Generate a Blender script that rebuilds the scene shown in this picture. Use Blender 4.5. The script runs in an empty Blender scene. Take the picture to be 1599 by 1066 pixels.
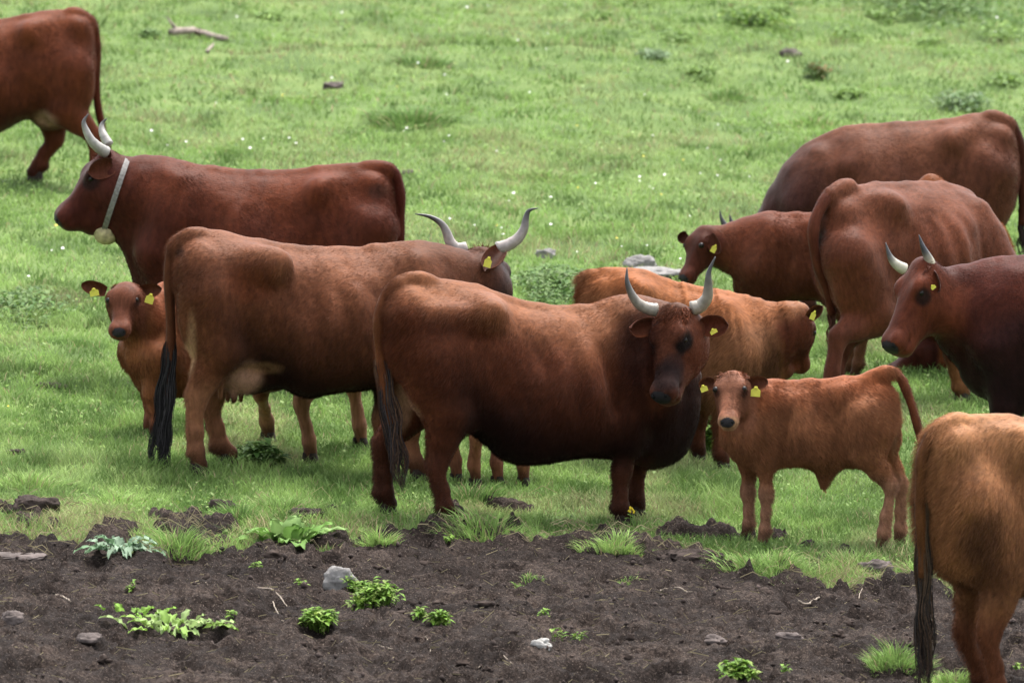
import bpy, math, os, random
import numpy as np
random.seed(7)
RS = np.random.RandomState(11)
scene = bpy.context.scene
COL = scene.collection
DEV = ''

# ------------------------------------------------------------------ camera
FPX, PITCH, CAM_H = 14000.0, math.radians(6.8), 6.69
cam_data = bpy.data.cameras.new('camera')
cam = bpy.data.objects.new('camera', cam_data)
COL.objects.link(cam)
cam.location = (0, 0, CAM_H)
cam.rotation_euler = (math.pi / 2 - PITCH, 0, 0)
cam_data.sensor_width = 36.0
cam_data.lens = FPX / 1599.0 * 36.0
cam_data.clip_start = 1.0
cam_data.clip_end = 3000
cam_data.dof.use_dof = True
cam_data.dof.focus_distance = 48.3
cam_data.dof.aperture_fstop = 6.0
scene.camera = cam

# ------------------------------------------------------------------ sky, sun, exposure
SUN_EL, SUN_AZ = math.radians(66), math.radians(28)     # azimuth measured from +Y clockwise
world = bpy.data.worlds.new('World')
scene.world = world
world.use_nodes = True
wn = world.node_tree
sky = wn.nodes.new('ShaderNodeTexSky')
sky.sky_type = 'NISHITA'
sky.sun_disc = False
sky.sun_elevation = SUN_EL
sky.sun_rotation = SUN_AZ
sky.air_density = 1.0
sky.dust_density = 4.0
sky.ozone_density = 1.0
cloud = wn.nodes.new('ShaderNodeHueSaturation')        # overcast: the blue is mostly veiled
cloud.inputs['Saturation'].default_value = .30
wn.links.new(sky.outputs[0], cloud.inputs['Color'])
wn.links.new(cloud.outputs[0], wn.nodes['Background'].inputs[0])
wn.nodes['Background'].inputs[1].default_value = 0.15
sun_d = bpy.data.lights.new('sun', 'SUN')
sun_d.energy = 1.2
sun_d.angle = math.radians(28)
sun_d.color = (1.0, 0.96, 0.9)
sun_o = bpy.data.objects.new('sun', sun_d)
COL.objects.link(sun_o)
sun_o.rotation_euler = (math.pi / 2 - SUN_EL, 0, math.pi - SUN_AZ)
scene.view_settings.view_transform = 'Standard'
scene.view_settings.look = 'None'
scene.view_settings.gamma = 1.0
scene.view_settings.use_curve_mapping = False
scene.view_settings.exposure = 1.8
scene.cycles.max_bounces = 6
scene.cycles.diffuse_bounces = 3
scene.cycles.glossy_bounces = 2
scene.cycles.transmission_bounces = 3
scene.cycles.use_denoising = True
scene.render.hair_type = 'STRIP'

# ------------------------------------------------------------------ numbers: noise, rays, ground
def _hash(ix, iy, iz, seed):
    h = (ix.astype(np.int64) * 374761393 + iy.astype(np.int64) * 668265263 + iz.astype(np.int64) * 2147483647 + seed * 1274126177) & 0xffffffff
    h = ((h ^ (h >> 13)) * 1274126177) & 0xffffffff
    h = (h ^ (h >> 16)) & 0xffffffff
    h = (h * 2246822519) & 0xffffffff
    h = h ^ (h >> 15)
    return (h & 0xffffff) / float(0xffffff)

def noise2(x, y, seed=0):
    x = np.asarray(x, float); y = np.asarray(y, float)
    ix, iy = np.floor(x).astype(np.int64), np.floor(y).astype(np.int64)
    fx, fy = x - ix, y - iy
    fx = fx * fx * (3 - 2 * fx); fy = fy * fy * (3 - 2 * fy)
    z = np.zeros_like(ix)
    a = _hash(ix, iy, z, seed); b = _hash(ix + 1, iy, z, seed)
    c = _hash(ix, iy + 1, z, seed); d = _hash(ix + 1, iy + 1, z, seed)
    return (a + (b - a) * fx) * (1 - fy) + (c + (d - c) * fx) * fy

def noise3(x, y, z, seed=0):
    ix, iy, iz = (np.floor(q).astype(np.int64) for q in (x, y, z))
    fx, fy, fz = x - ix, y - iy, z - iz
    fx, fy, fz = (q * q * (3 - 2 * q) for q in (fx, fy, fz))
    def L(k):
        a = _hash(ix, iy, iz + k, seed); b = _hash(ix + 1, iy, iz + k, seed)
        c = _hash(ix, iy + 1, iz + k, seed); d = _hash(ix + 1, iy + 1, iz + k, seed)
        return (a + (b - a) * fx) * (1 - fy) + (c + (d - c) * fx) * fy
    return L(0) * (1 - fz) + L(1) * fz

def fbm2(x, y, seed=0, octv=4, gain=0.5):
    s = 0; a = 1; t = 0
    for o in range(octv):
        s = s + a * noise2(x * 2 ** o, y * 2 ** o, seed + o * 17); t += a; a *= gain
    return s / t

def sstep(a, b, x):
    t = np.clip((x - a) / (b - a), 0, 1)
    return t * t * (3 - 2 * t)

CT, ST = math.cos(PITCH), math.sin(PITCH)
CAMP = np.array([0, 0, CAM_H])
def raydir(x, y):
    a = (x - 799.5) / FPX; b = -(y - 533.0) / FPX
    return np.array([a, CT + b * ST, -ST + b * CT])

TILT = 0.045
EDGE_PX = [(-700, 856), (0, 853), (150, 858), (250, 862), (400, 864), (520, 860), (560, 842), (640, 836), (700, 830), (760, 838), (850, 850),
           (950, 852), (1050, 868), (1120, 884), (1200, 898), (1300, 905), (1400, 903), (1500, 912), (1599, 918), (2300, 950)]
def _plane_hit(x, y):
    d = raydir(x, y)
    t = -CAM_H / (d[2] + TILT * d[0])
    return CAMP + t * d
_edge = np.array([_plane_hit(x, y)[:2] for x, y in EDGE_PX])
def edge_dist(x, y):
    """metres into the soil (positive) or into the grass (negative)"""
    e = np.interp(x, _edge[:, 0], _edge[:, 1])
    wob = (fbm2(x * 2.2, y * 0.6, 5, 4) - 0.5) * 0.9 + (fbm2(x * 7, y * 3, 15, 3) - .5) * .9
    return e + wob - y

def ground_z(x, y):
    x = np.asarray(x, float); y = np.asarray(y, float)
    g = -TILT * x
    g = g + (fbm2(x * 0.55 + 9, y * 0.28, 3, 3) - 0.5) * 0.10 + (noise2(x * 2.3, y * 1.7, 8) - 0.5) * 0.03
    g = g + sstep(58, 74, y) * (fbm2(x * 1.1 + 4, y * .55, 19, 3) - .5) * .22
    return g - 0.05 * sstep(-0.25, 0.35, edge_dist(x, y))

def on_ground(x, y):
    d = raydir(x, y)
    p = _plane_hit(x, y)
    for _ in range(6):
        z = float(ground_z(p[0], p[1]))
        t = (z - CAM_H) / d[2]
        p = 0.5 * p + 0.5 * (CAMP + t * d)
    p[2] = float(ground_z(p[0], p[1]))
    return p

def px_scale(p):
    """pixels of the photograph per metre at point p"""
    return FPX / (p[1] * CT - (p[2] - CAM_H) * ST)

# ------------------------------------------------------------------ mesh helpers
def mesh_from_arrays(name, verts, faces, mat=None, smooth=True, colors=None, cname='coat'):
    """verts (n,3); faces (m,k) array, or a list of arrays of different widths"""
    me = bpy.data.meshes.new(name)
    verts = np.asarray(verts, np.float32)
    fl = faces if isinstance(faces, list) else [faces]
    fl = [np.asarray(f, np.int32) for f in fl if len(f)]
    loops = np.concatenate([f.ravel() for f in fl])
    cnt = np.concatenate([np.full(len(f), f.shape[1], np.int32) for f in fl])
    start = np.concatenate([[0], np.cumsum(cnt)[:-1]]).astype(np.int32)
    me.vertices.add(len(verts)); me.vertices.foreach_set('co', verts.ravel())
    me.loops.add(len(loops)); me.loops.foreach_set('vertex_index', loops)
    me.polygons.add(len(cnt)); me.polygons.foreach_set('loop_start', start); me.polygons.foreach_set('loop_total', cnt)
    me.polygons.foreach_set('use_smooth', np.full(len(cnt), smooth))
    me.update(calc_edges=True)
    if colors is not None:
        ca = me.color_attributes.new(cname, 'BYTE_COLOR', 'CORNER')
        c = np.ones((len(loops), 4), np.float32)
        c[:, :3] = np.clip(colors, 0, 1)[loops]
        ca.data.foreach_set('color', c.ravel())
    if mat is not None:
        me.materials.append(mat)
    return me

def link(name, data, parent=None, **props):
    o = bpy.data.objects.new(name, data)
    COL.objects.link(o)
    if parent is not None:
        o.parent = parent
    for k, v in props.items():
        o[k] = v
    return o

def sweep(path, radii, seg=10, flat=None, cap=True):
    """tube along a polyline; radii per point; flat = (axis vector, factor) squashes it"""
    P = np.asarray(path, float); R = np.asarray(radii, float)
    n = len(P)
    T = np.gradient(P, axis=0); T /= np.linalg.norm(T, axis=1)[:, None] + 1e-9
    ref = np.array([0, 0, 1.0]) if abs(T[0][2]) < .9 else np.array([0, 1.0, 0])
    V = []
    N = np.cross(T[0], ref); N /= np.linalg.norm(N)
    for i in range(n):
        N = N - T[i] * N.dot(T[i]); N /= np.linalg.norm(N) + 1e-9
        B = np.cross(T[i], N)
        for k in range(seg):
            a = 2 * math.pi * k / seg
            off = N * math.cos(a) * R[i] + B * math.sin(a) * R[i]
            if flat is not None:
                ax, fc = flat
                off = off - ax * off.dot(ax) * (1 - fc)
            V.append(P[i] + off)
    F = []
    for i in range(n - 1):
        for k in range(seg):
            a = i * seg + k; b = i * seg + (k + 1) % seg
            F.append((a, b, b + seg, a + seg))
    V.append(P[0] - T[0] * R[0] * .3); V.append(P[-1] + T[-1] * R[-1] * .6)
    T3 = []
    if cap:
        for k in range(seg):
            T3.append((n * seg, (k + 1) % seg, k))
            T3.append((n * seg + 1, (n - 1) * seg + k, (n - 1) * seg + (k + 1) % seg))
    return np.array(V), [np.array(F), np.array(T3)] if T3 else [np.array(F)]

def smooth_path(pts, n=24):
    P = np.asarray(pts, float)
    m = len(P)
    if m < 3:
        t = np.linspace(0, 1, n)[:, None]
        return P[0] * (1 - t) + P[-1] * t
    Q = np.vstack([2 * P[0] - P[1], P, 2 * P[-1] - P[-2]])
    out = []
    for tt in np.linspace(0, m - 1 - 1e-6, n):
        i = int(tt); f = tt - i
        p0, p1, p2, p3 = Q[i], Q[i + 1], Q[i + 2], Q[i + 3]
        out.append(0.5 * ((2 * p1) + (-p0 + p2) * f + (2 * p0 - 5 * p1 + 4 * p2 - p3) * f * f + (-p0 + 3 * p1 - 3 * p2 + p3) * f ** 3))
    return np.array(out)

class Bag:
    """collects pieces with colours into one mesh"""
    def __init__(s): s.v = []; s.q = []; s.t = []; s.c = []; s.n = 0
    def add(s, V, F, color):
        V = np.asarray(V, float); F = F if isinstance(F, list) else [F]
        for f in F:
            f = np.asarray(f)
            if len(f) == 0: continue
            (s.q if f.shape[1] == 4 else s.t).append(f + s.n)
        c = np.asarray(color, float)
        s.c.append(np.tile(c, (len(V), 1)) if c.ndim == 1 else c)
        s.v.append(V); s.n += len(V)
    def mesh(s, name, mat, smooth=True, cname='coat'):
        fl = []
        if s.q: fl.append(np.concatenate(s.q))
        if s.t: fl.append(np.concatenate(s.t))
        return mesh_from_arrays(name, np.concatenate(s.v), fl, mat, smooth, np.concatenate(s.c), cname)

# ------------------------------------------------------------------ materials
def new_mat(name):
    m = bpy.data.materials.new(name); m.use_nodes = True
    nt = m.node_tree
    return m, nt, nt.nodes['Principled BSDF'], nt.nodes, nt.links

def coat_material(name, rough=0.5, spec=0.05, sheen=0.04, bump=0.2, streak=0.24):
    m, nt, b, N, L = new_mat(name)
    at = N.new('ShaderNodeAttribute'); at.attribute_name = 'coat'
    tc = N.new('ShaderNodeTexCoord')
    mp = N.new('ShaderNodeMapping'); mp.inputs['Scale'].default_value = (34, 80, 13); mp.inputs['Rotation'].default_value = (0, .45, 0)
    L.new(tc.outputs['Object'], mp.inputs[0])
    n1 = N.new('ShaderNodeTexNoise'); n1.inputs['Scale'].default_value = 1.0; n1.inputs['Detail'].default_value = 5
    L.new(mp.outputs[0], n1.inputs[0])
    n2 = N.new('ShaderNodeTexNoise'); n2.inputs['Scale'].default_value = 5.0; n2.inputs['Detail'].default_value = 4
    L.new(tc.outputs['Object'], n2.inputs[0])
    r1 = N.new('ShaderNodeMapRange'); r1.inputs[1].default_value = .3; r1.inputs[2].default_value = .7
    r1.inputs[3].default_value = 1 - streak; r1.inputs[4].default_value = 1 + streak
    L.new(n1.outputs[0], r1.inputs[0])
    r2 = N.new('ShaderNodeMapRange'); r2.inputs[1].default_value = .3; r2.inputs[2].default_value = .7
    r2.inputs[3].default_value = .88; r2.inputs[4].default_value = 1.12
    L.new(n2.outputs[0], r2.inputs[0])
    mu0 = N.new('ShaderNodeMath'); mu0.operation = 'MULTIPLY'
    L.new(r1.outputs[0], mu0.inputs[0]); L.new(r2.outputs[0], mu0.inputs[1])
    hi = N.new('ShaderNodeHairInfo')
    hm = N.new('ShaderNodeMapRange'); hm.inputs[3].default_value = .6; hm.inputs[4].default_value = 1.5; L.new(hi.outputs['Random'], hm.inputs[0])
    hx = N.new('ShaderNodeMix'); hx.data_type = 'FLOAT'; hx.inputs[2].default_value = 1.0
    L.new(hi.outputs['Is Strand'], hx.inputs[0]); L.new(hm.outputs[0], hx.inputs[3])
    mu = N.new('ShaderNodeMath'); mu.operation = 'MULTIPLY'
    L.new(mu0.outputs[0], mu.inputs[0]); L.new(hx.outputs[0], mu.inputs[1])
    vm = N.new('ShaderNodeVectorMath'); vm.operation = 'SCALE'
    L.new(at.outputs['Color'], vm.inputs[0]); L.new(mu.outputs[0], vm.inputs['Scale'])
    L.new(vm.outputs[0], b.inputs['Base Color'])
    b.inputs['Roughness'].default_value = rough
    b.inputs['Specular IOR Level'].default_value = spec
    b.inputs['Sheen Weight'].default_value = sheen
    b.inputs['Sheen Roughness'].default_value = .5
    n3 = N.new('ShaderNodeTexNoise'); n3.inputs['Scale'].default_value = 90; n3.inputs['Detail'].default_value = 3
    L.new(tc.outputs['Object'], n3.inputs[0])
    mp3 = N.new('ShaderNodeMapping'); mp3.inputs['Scale'].default_value = (55, 110, 38); mp3.inputs['Rotation'].default_value = (0, .5, 0)
    L.new(tc.outputs['Object'], mp3.inputs[0])
    n4 = N.new('ShaderNodeTexNoise'); n4.inputs['Scale'].default_value = 1.0; n4.inputs['Detail'].default_value = 4; n4.inputs['Distortion'].default_value = .6
    L.new(mp3.outputs[0], n4.inputs[0])
    sm = N.new('ShaderNodeMath'); sm.operation = 'ADD'; L.new(n3.outputs[0], sm.inputs[0]); L.new(n4.outputs[0], sm.inputs[1])
    bp = N.new('ShaderNodeBump'); bp.inputs['Strength'].default_value = bump; bp.inputs['Distance'].default_value = .012
    L.new(sm.outputs[0], bp.inputs['Height']); L.new(bp.outputs[0], b.inputs['Normal'])
    return m

def plain_mat(name, color, rough=.6, spec=.4, nscale=20, namt=.2, bump=0.0, bdist=.01, attr=None, sheen=0, coat=0):
    m, nt, b, N, L = new_mat(name)
    tc = N.new('ShaderNodeTexCoord')
    n1 = N.new('ShaderNodeTexNoise'); n1.inputs['Scale'].default_value = nscale; n1.inputs['Detail'].default_value = 6
    L.new(tc.outputs['Object'], n1.inputs[0])
    r1 = N.new('ShaderNodeMapRange'); r1.inputs[1].default_value = .3; r1.inputs[2].default_value = .7
    r1.inputs[3].default_value = 1 - namt; r1.inputs[4].default_value = 1 + namt
    L.new(n1.outputs[0], r1.inputs[0])
    vm = N.new('ShaderNodeVectorMath'); vm.operation = 'SCALE'
    if attr:
        at = N.new('ShaderNodeAttribute'); at.attribute_name = attr
        L.new(at.outputs['Color'], vm.inputs[0])
    else:
        vm.inputs[0].default_value = color
    L.new(r1.outputs[0], vm.inputs['Scale']); L.new(vm.outputs[0], b.inputs['Base Color'])
    b.inputs['Roughness'].default_value = rough; b.inputs['Specular IOR Level'].default_value = spec
    b.inputs['Coat Weight'].default_value = coat
    if bump:
        bp = N.new('ShaderNodeBump'); bp.inputs['Strength'].default_value = bump; bp.inputs['Distance'].default_value = bdist
        L.new(n1.outputs[0], bp.inputs['Height']); L.new(bp.outputs[0], b.inputs['Normal'])
    return m

def leaf_material(name, rough=.5, spec=.35, trans=.3, attr='tint'):
    m, nt, b, N, L = new_mat(name)
    at = N.new('ShaderNodeAttribute'); at.attribute_name = attr
    L.new(at.outputs['Color'], b.inputs['Base Color'])
    b.inputs['Roughness'].default_value = rough; b.inputs['Specular IOR Level'].default_value = spec
    tr = N.new('ShaderNodeBsdfTranslucent'); L.new(at.outputs['Color'], tr.inputs['Color'])
    mx = N.new('ShaderNodeMixShader'); mx.inputs[0].default_value = trans
    L.new(b.outputs[0], mx.inputs[1]); L.new(tr.outputs[0], mx.inputs[2])
    L.new(mx.outputs[0], N['Material Output'].inputs['Surface'])
    return m

MAT_COAT = coat_material('cattle_coat')
MAT_SKIN = plain_mat('udder_skin', (.4, .3, .25), .6, .3, attr='coat')
MAT_HORN = plain_mat('horn', (.5, .45, .4), .38, .5, nscale=40, namt=.15, bump=.15, bdist=.004, attr='coat')
MAT_NOSE = plain_mat('wet_nose', (.018, .016, .018), .6, .15, nscale=150, namt=.4, bump=.4, bdist=.002)
MAT_EYE = plain_mat('dark_eye', (.007, .005, .004), .35, .25, nscale=5, namt=.1)
MAT_HOOF = plain_mat('hoof', (.028, .021, .017), .7, .12, nscale=60, namt=.4, bump=.3)
MAT_TAG = plain_mat('yellow_tag_plastic', (.52, .48, .05), .4, .4, nscale=60, namt=.08)
MAT_HAIR = plain_mat('tail_hair', (.02, .018, .017), .6, .12, nscale=80, namt=.3, attr='coat')
MAT_LEAF = leaf_material('leaf', .55, .12)
MAT_GRASS = leaf_material('grass_blade', .6, .10, .3)
MAT_STONE = plain_mat('fieldstone', (.30, .29, .27), .85, .2, nscale=14, namt=.45, bump=.8, bdist=.02)
MAT_WOOD = plain_mat('weathered_wood', (.22, .18, .15), .8, .2, nscale=30, namt=.5, bump=.6, bdist=.01)
MAT_STRAW = plain_mat('straw', (.42, .34, .22), .7, .2, attr='tint')
# ------------------------------------------------------------------ signed-distance sculpting
def stations_fn(st):
    S = np.array(sorted(st, key=lambda a: a[0]), float)
    P = smooth_path(S, 160)
    P = P[np.argsort(P[:, 0])]
    return P

class Sculpt:
    """a figure as a smooth union of shapes, turned into ONE continuous skin"""
    def __init__(s): s.prims = []
    def cone(s, a, ra, b, rb, k=.05, sub=False):
        a = np.asarray(a, float); b = np.asarray(b, float); r = max(ra, rb)
        lo = np.minimum(a, b) - r; hi = np.maximum(a, b) + r
        def f(P):
            ab = b - a; d = P - a
            t = np.clip((d @ ab) / (ab @ ab + 1e-9), 0, 1)
            return np.sqrt(((d - t[..., None] * ab) ** 2).sum(-1)) - (ra + (rb - ra) * t)
        s.prims.append((f, lo, hi, k, sub))
    def chain(s, pts, radii, k=.03):
        for i in range(len(pts) - 1):
            s.cone(pts[i], radii[i], pts[i + 1], radii[i + 1], k)
    def ell(s, c, r, k=.05, axes=None, sub=False):
        c = np.asarray(c, float); r = np.asarray(r, float) * np.ones(3)
        A = np.eye(3) if axes is None else np.array(axes, float)
        ext = np.sqrt(((A * r[:, None]) ** 2).sum(0)) 
        def f(P):
            q = (P - c) @ A.T
            k0 = np.sqrt(((q / r) ** 2).sum(-1)); k1 = np.sqrt(((q / r ** 2) ** 2).sum(-1)) + 1e-6
            return k0 * (k0 - 1) / k1
        s.prims.append((f, c - ext, c + ext, k, sub))
    def tube(s, P_, k=.05, origin=(0, 0, 0), axes=None, ptop=1.9, pbot=2.2, mid=.5):
        """P_: rows (u, top, bottom, halfwidth) in the frame origin/axes (rows u, v, w)"""
        O = np.asarray(origin, float); A = np.eye(3) if axes is None else np.array(axes, float)
        S = P_
        pts = []
        for u, t, b, w in S[::8]:
            for vv in (-w, w):
                for ww in (t, b):
                    pts.append(O + A[0] * u + A[1] * vv + A[2] * ww)
        pts = np.array(pts)
        def f(P):
            q = (P - O) @ A.T
            u = q[..., 0]; uc = np.clip(u, S[0, 0], S[-1, 0])
            top = np.interp(uc, S[:, 0], S[:, 1]); bot = np.interp(uc, S[:, 0], S[:, 2]); hw = np.maximum(np.interp(uc, S[:, 0], S[:, 3]), .01)
            c = bot + (top - bot) * mid
            h = np.where(q[..., 2] > c, np.maximum((top - bot) * (1 - mid), .01), np.maximum((top - bot) * mid, .01))
            z = (q[..., 2] - c) / h; x = np.abs(q[..., 1]) / hw
            p = np.where(z > 0, ptop, pbot)
            rho = (x ** p + np.abs(z) ** p + 1e-9) ** (1 / p)
            d = (rho - 1) * np.minimum(h, hw)
            du = np.abs(u - uc)
            return np.where(du > 0, np.sqrt(np.maximum(d, 0) ** 2 + du ** 2) + np.minimum(d, 0) * 0, d)
        s.prims.append((f, pts.min(0), pts.max(0), k, False))
    def build(s, h=.012):
        lo = np.min([p[1] for p in s.prims if not p[4]], axis=0) - .06
        hi = np.max([p[2] for p in s.prims if not p[4]], axis=0) + .06
        n = np.ceil((hi - lo) / h).astype(int) + 1
        F = np.full(n, .25, np.float32)
        ax = [lo[i] + h * np.arange(n[i]) for i in range(3)]
        for f, a, b, k, sub in s.prims:
            m = k + 3 * h
            i0 = np.clip(((a - m - lo) / h).astype(int), 0, n - 1); i1 = np.clip(((b + m - lo) / h).astype(int) + 2, 1, n)
            sl = tuple(slice(i0[i], i1[i]) for i in range(3))
            G = np.stack(np.meshgrid(*[ax[i][sl[i]] for i in range(3)], indexing='ij'), -1)
            d = f(G); cur = F[sl]
            if sub:
                d = -d
                hh = np.clip(k - np.abs(cur - d), 0, None) / k
                F[sl] = np.maximum(cur, d) + hh * hh * k * .25
            else:
                hh = np.clip(k - np.abs(cur - d), 0, None) / k
                F[sl] = np.minimum(cur, d) - hh * hh * k * .25
        return surface_nets(F, lo, h)

def surface_nets(F, lo, h):
    S = F < 0
    nx, ny, nz = F.shape
    cnt = np.zeros((nx - 1, ny - 1, nz - 1), np.int8)
    cor = [(a, b, c) for a in (0, 1) for b in (0, 1) for c in (0, 1)]
    for a, b, c in cor:
        cnt += S[a:nx - 1 + a, b:ny - 1 + b, c:nz - 1 + c]
    act = (cnt > 0) & (cnt < 8)
    ai, aj, ak = np.nonzero(act)
    idx = np.full(act.shape, -1, np.int32); idx[ai, aj, ak] = np.arange(len(ai))
    acc = np.zeros((len(ai), 3)); c_ = np.zeros(len(ai))
    for a in cor:
        for d in range(3):
            if a[d]: continue
            b = list(a); b[d] = 1
            fa = F[ai + a[0], aj + a[1], ak + a[2]]; fb = F[ai + b[0], aj + b[1], ak + b[2]]
            m = (fa < 0) != (fb < 0)
            t = fa[m] / (fa[m] - fb[m])
            p = np.tile(np.array(a, float), (m.sum(), 1)); p[:, d] += t
            acc[m] += p; c_[m] += 1
    V = (acc / c_[:, None] + np.stack([ai, aj, ak], 1)) * h + lo
    Q = []
    # edges along x
    for d in range(3):
        o1, o2 = [(1, 2), (2, 0), (0, 1)][d]
        sh = [slice(None)] * 3
        A = [slice(1, None)] * 3; A[d] = slice(0, -1)
        sl0 = [slice(1, F.shape[i] - 1) for i in range(3)]; sl1 = list(sl0)
        sl0[d] = slice(0, F.shape[d] - 1); sl1[d] = slice(1, F.shape[d])
        s0 = S[tuple(sl0)]; s1 = S[tuple(sl1)]
        e = np.nonzero(s0 != s1)
        ii = [e[i] + (0 if i == d else 1) for i in range(3)]
        flip = s0[e]
        def cell(a, b):
            q = [x.copy() for x in ii]; q[o1] = q[o1] - a; q[o2] = q[o2] - b
            return idx[q[0], q[1], q[2]]
        q = np.stack([cell(1, 1), cell(0, 1), cell(0, 0), cell(1, 0)], 1)
        q[~flip] = q[~flip][:, ::-1]
        Q.append(q)
    Q = np.concatenate(Q)
    Q = Q[(Q >= 0).all(1)]
    # keep the largest surface only is unnecessary: shapes overlap; light relaxing
    for _ in range(1):
        acc = np.zeros_like(V); c_ = np.zeros(len(V))
        for a in range(4):
            for b in (1, 3):
                np.add.at(acc, Q[:, a], V[Q[:, (a + b) % 4]]); np.add.at(c_, Q[:, a], 1)
        V = V * .45 + acc / np.maximum(c_, 1)[:, None] * .55
    return V, Q

# ------------------------------------------------------------------ cattle
TONE = 1.0
PIG = np.array([.53, .40, .315])
class Cow:
    def __init__(s, gpx, psi, adult=True, fine=.012, size=1.0, name='cow'):
        s.G = on_ground(*gpx); s.psi = math.radians(psi)
        s.h = np.array([math.cos(s.psi), math.sin(s.psi), 0]); s.n = np.array([-s.h[1], s.h[0], 0])
        s.sc = Sculpt(); s.adult = adult; s.fine = fine; s.size = size
        s.paint = []; s.parts = []; s.name = name
        s.fur_zone = []
    # coordinates
    def loc(s, P):
        d = np.asarray(P) - s.G
        return np.array([d @ s.h, d @ s.n, d[2]])
    def wor(s, p):
        return s.G + s.h * p[0] + s.n * p[1] + np.array([0, 0, p[2]])
    def q(s, x, y, v=0.0):
        d = raydir(x, y)
        t = ((s.G + s.n * v - CAMP) @ s.n) / (d @ s.n)
        return s.loc(CAMP + t * d)
    def at_depth(s, x, y, ref, toward=0.0):
        """point under pixel (x,y) as far from the camera as local point ref, minus toward"""
        fw = np.array([0, CT, -ST]); d = raydir(x, y)
        Z = (s.wor(ref) - CAMP) @ fw - toward
        return s.loc(CAMP + d * Z / (d @ fw))
    def vec(s, wv):
        wv = np.asarray(wv, float)
        return np.array([wv @ s.h, wv @ s.n, wv[2]])
    def foot_z(s, p):
        w = s.wor(p)
        return float(ground_z(w[0], w[1])) - s.G[2]
    # body
    def torso(s, st, ptop=1.75, pbot=2.2, k=.05):
        rows = []
        for x, yt, yb, hw in st:
            a = s.q(x, yt); b = s.q(x, yb)
            rows.append(((a[0] + b[0]) / 2, a[2], b[2], hw))
        s.T = stations_fn(rows)
        s.sc.tube(s.T, k=k, ptop=ptop, pbot=pbot, mid=.43)
        s.u0, s.u1 = s.T[0, 0], s.T[-1, 0]
    def torso_m(s, rows):
        s.T = stations_fn(rows); s.sc.tube(s.T); s.u0, s.u1 = s.T[0, 0], s.T[-1, 0]
    def tb(s, u):
        return [np.interp(u, s.T[:, 0], s.T[:, i]) for i in (1, 2, 3)]
    def anatomy(s, hip=.3, withers=.86, bony=1.0, pin=.05):
        S = s.sc; L = s.u1 - s.u0; z = s.size
        uh = s.u0 + hip * L; t, b, w = s.tb(uh)
        for sg in (-1, 1):
            S.ell((uh, sg * w * .64, t - .115 * z), np.array([.07, .065, .055]) * z * bony, .14)           # hook bone
            up = s.u0 + pin * L; tp, bp, wp = s.tb(up)
            S.ell((up + .03, sg * max(wp * .5, .06 * z), tp - .09 * z), np.array([.06, .045, .05]) * z * bony, .09)       # pin bone
            # hollow of the flank in front of the hook
            uf = uh + .2 * L * .9; tf, bf, wf = s.tb(uf)
            S.ell((uf, sg * wf * 1.16, tf - .17 * z), np.array([.15, .07, .10]) * z, .14, sub=True)
            # ribcage and shoulder blade
            ur = s.u0 + .62 * L; tr, br, wr = s.tb(ur)
            S.ell((ur, sg * wr * .45, (tr * .45 + br * .55)), (.34 * L * .6, wr * .58, (tr - br) * .36), .08)
            us = s.u0 + withers * L; ts, bs, ws = s.tb(us)
            S.cone((us - .04, sg * ws * .52, ts - .10 * z), .055 * z, (us + .07 * z, sg * ws * .92, ts - .55 * (ts - bs)), .085 * z, .10)
            # crease behind the shoulder
            S.cone((us - .19 * z, sg * (ws * 1.30), ts - .25 * z), .05 * z, (us - .15 * z, sg * (ws * 1.35), ts - .50 * z), .06 * z, .14, sub=True)
            # groove between flank and thigh, from hook to stifle
            S.cone((uh + .10 * z, sg * w * 1.24, t - .30 * z), .035 * z, (uh + .05 * z, sg * w * 1.18, t - .56 * z), .045 * z, .13, sub=True)
            # hollow above the pin bone, behind the hook
            um = s.u0 + (hip * .55 + pin * .45) * L; tm, bm_, wm = s.tb(um)
            S.ell((um, sg * wm * 1.06, tm - .10 * z), np.array([.10, .05, .06]) * z, .12, sub=True)
            # lower shoulder (point of shoulder)
            S.ell((us + .10 * z, sg * ws * .80, bs + .42 * (ts - bs)), np.array([.09, .06, .10]) * z, .09)
        # spine ridge
        pts = [s.u0 + f * L for f in (.1, .3, .5, .7, .86)]
        for a, b_ in zip(pts[:-1], pts[1:]):
            S.cone((a, 0, s.tb(a)[0] - .028 * z), .028 * z, (b_, 0, s.tb(b_)[0] - .028 * z), .028 * z, .05)
    def leg(s, kind, v, pts, r=1.0, foot=True):
        """pts: five pixels from the top of the limb to the hoof; the hoof stands on the ground"""
        P = []
        vs = [v * .85, v * 1.0, v, v, v] if kind == 'H' else [v * 1.05, v * 1.0, v, v, v]
        for i, (x, y) in enumerate(pts):
            P.append(s.q(x, y, vs[i]))
        s.leg_l(kind, P, r)
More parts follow.
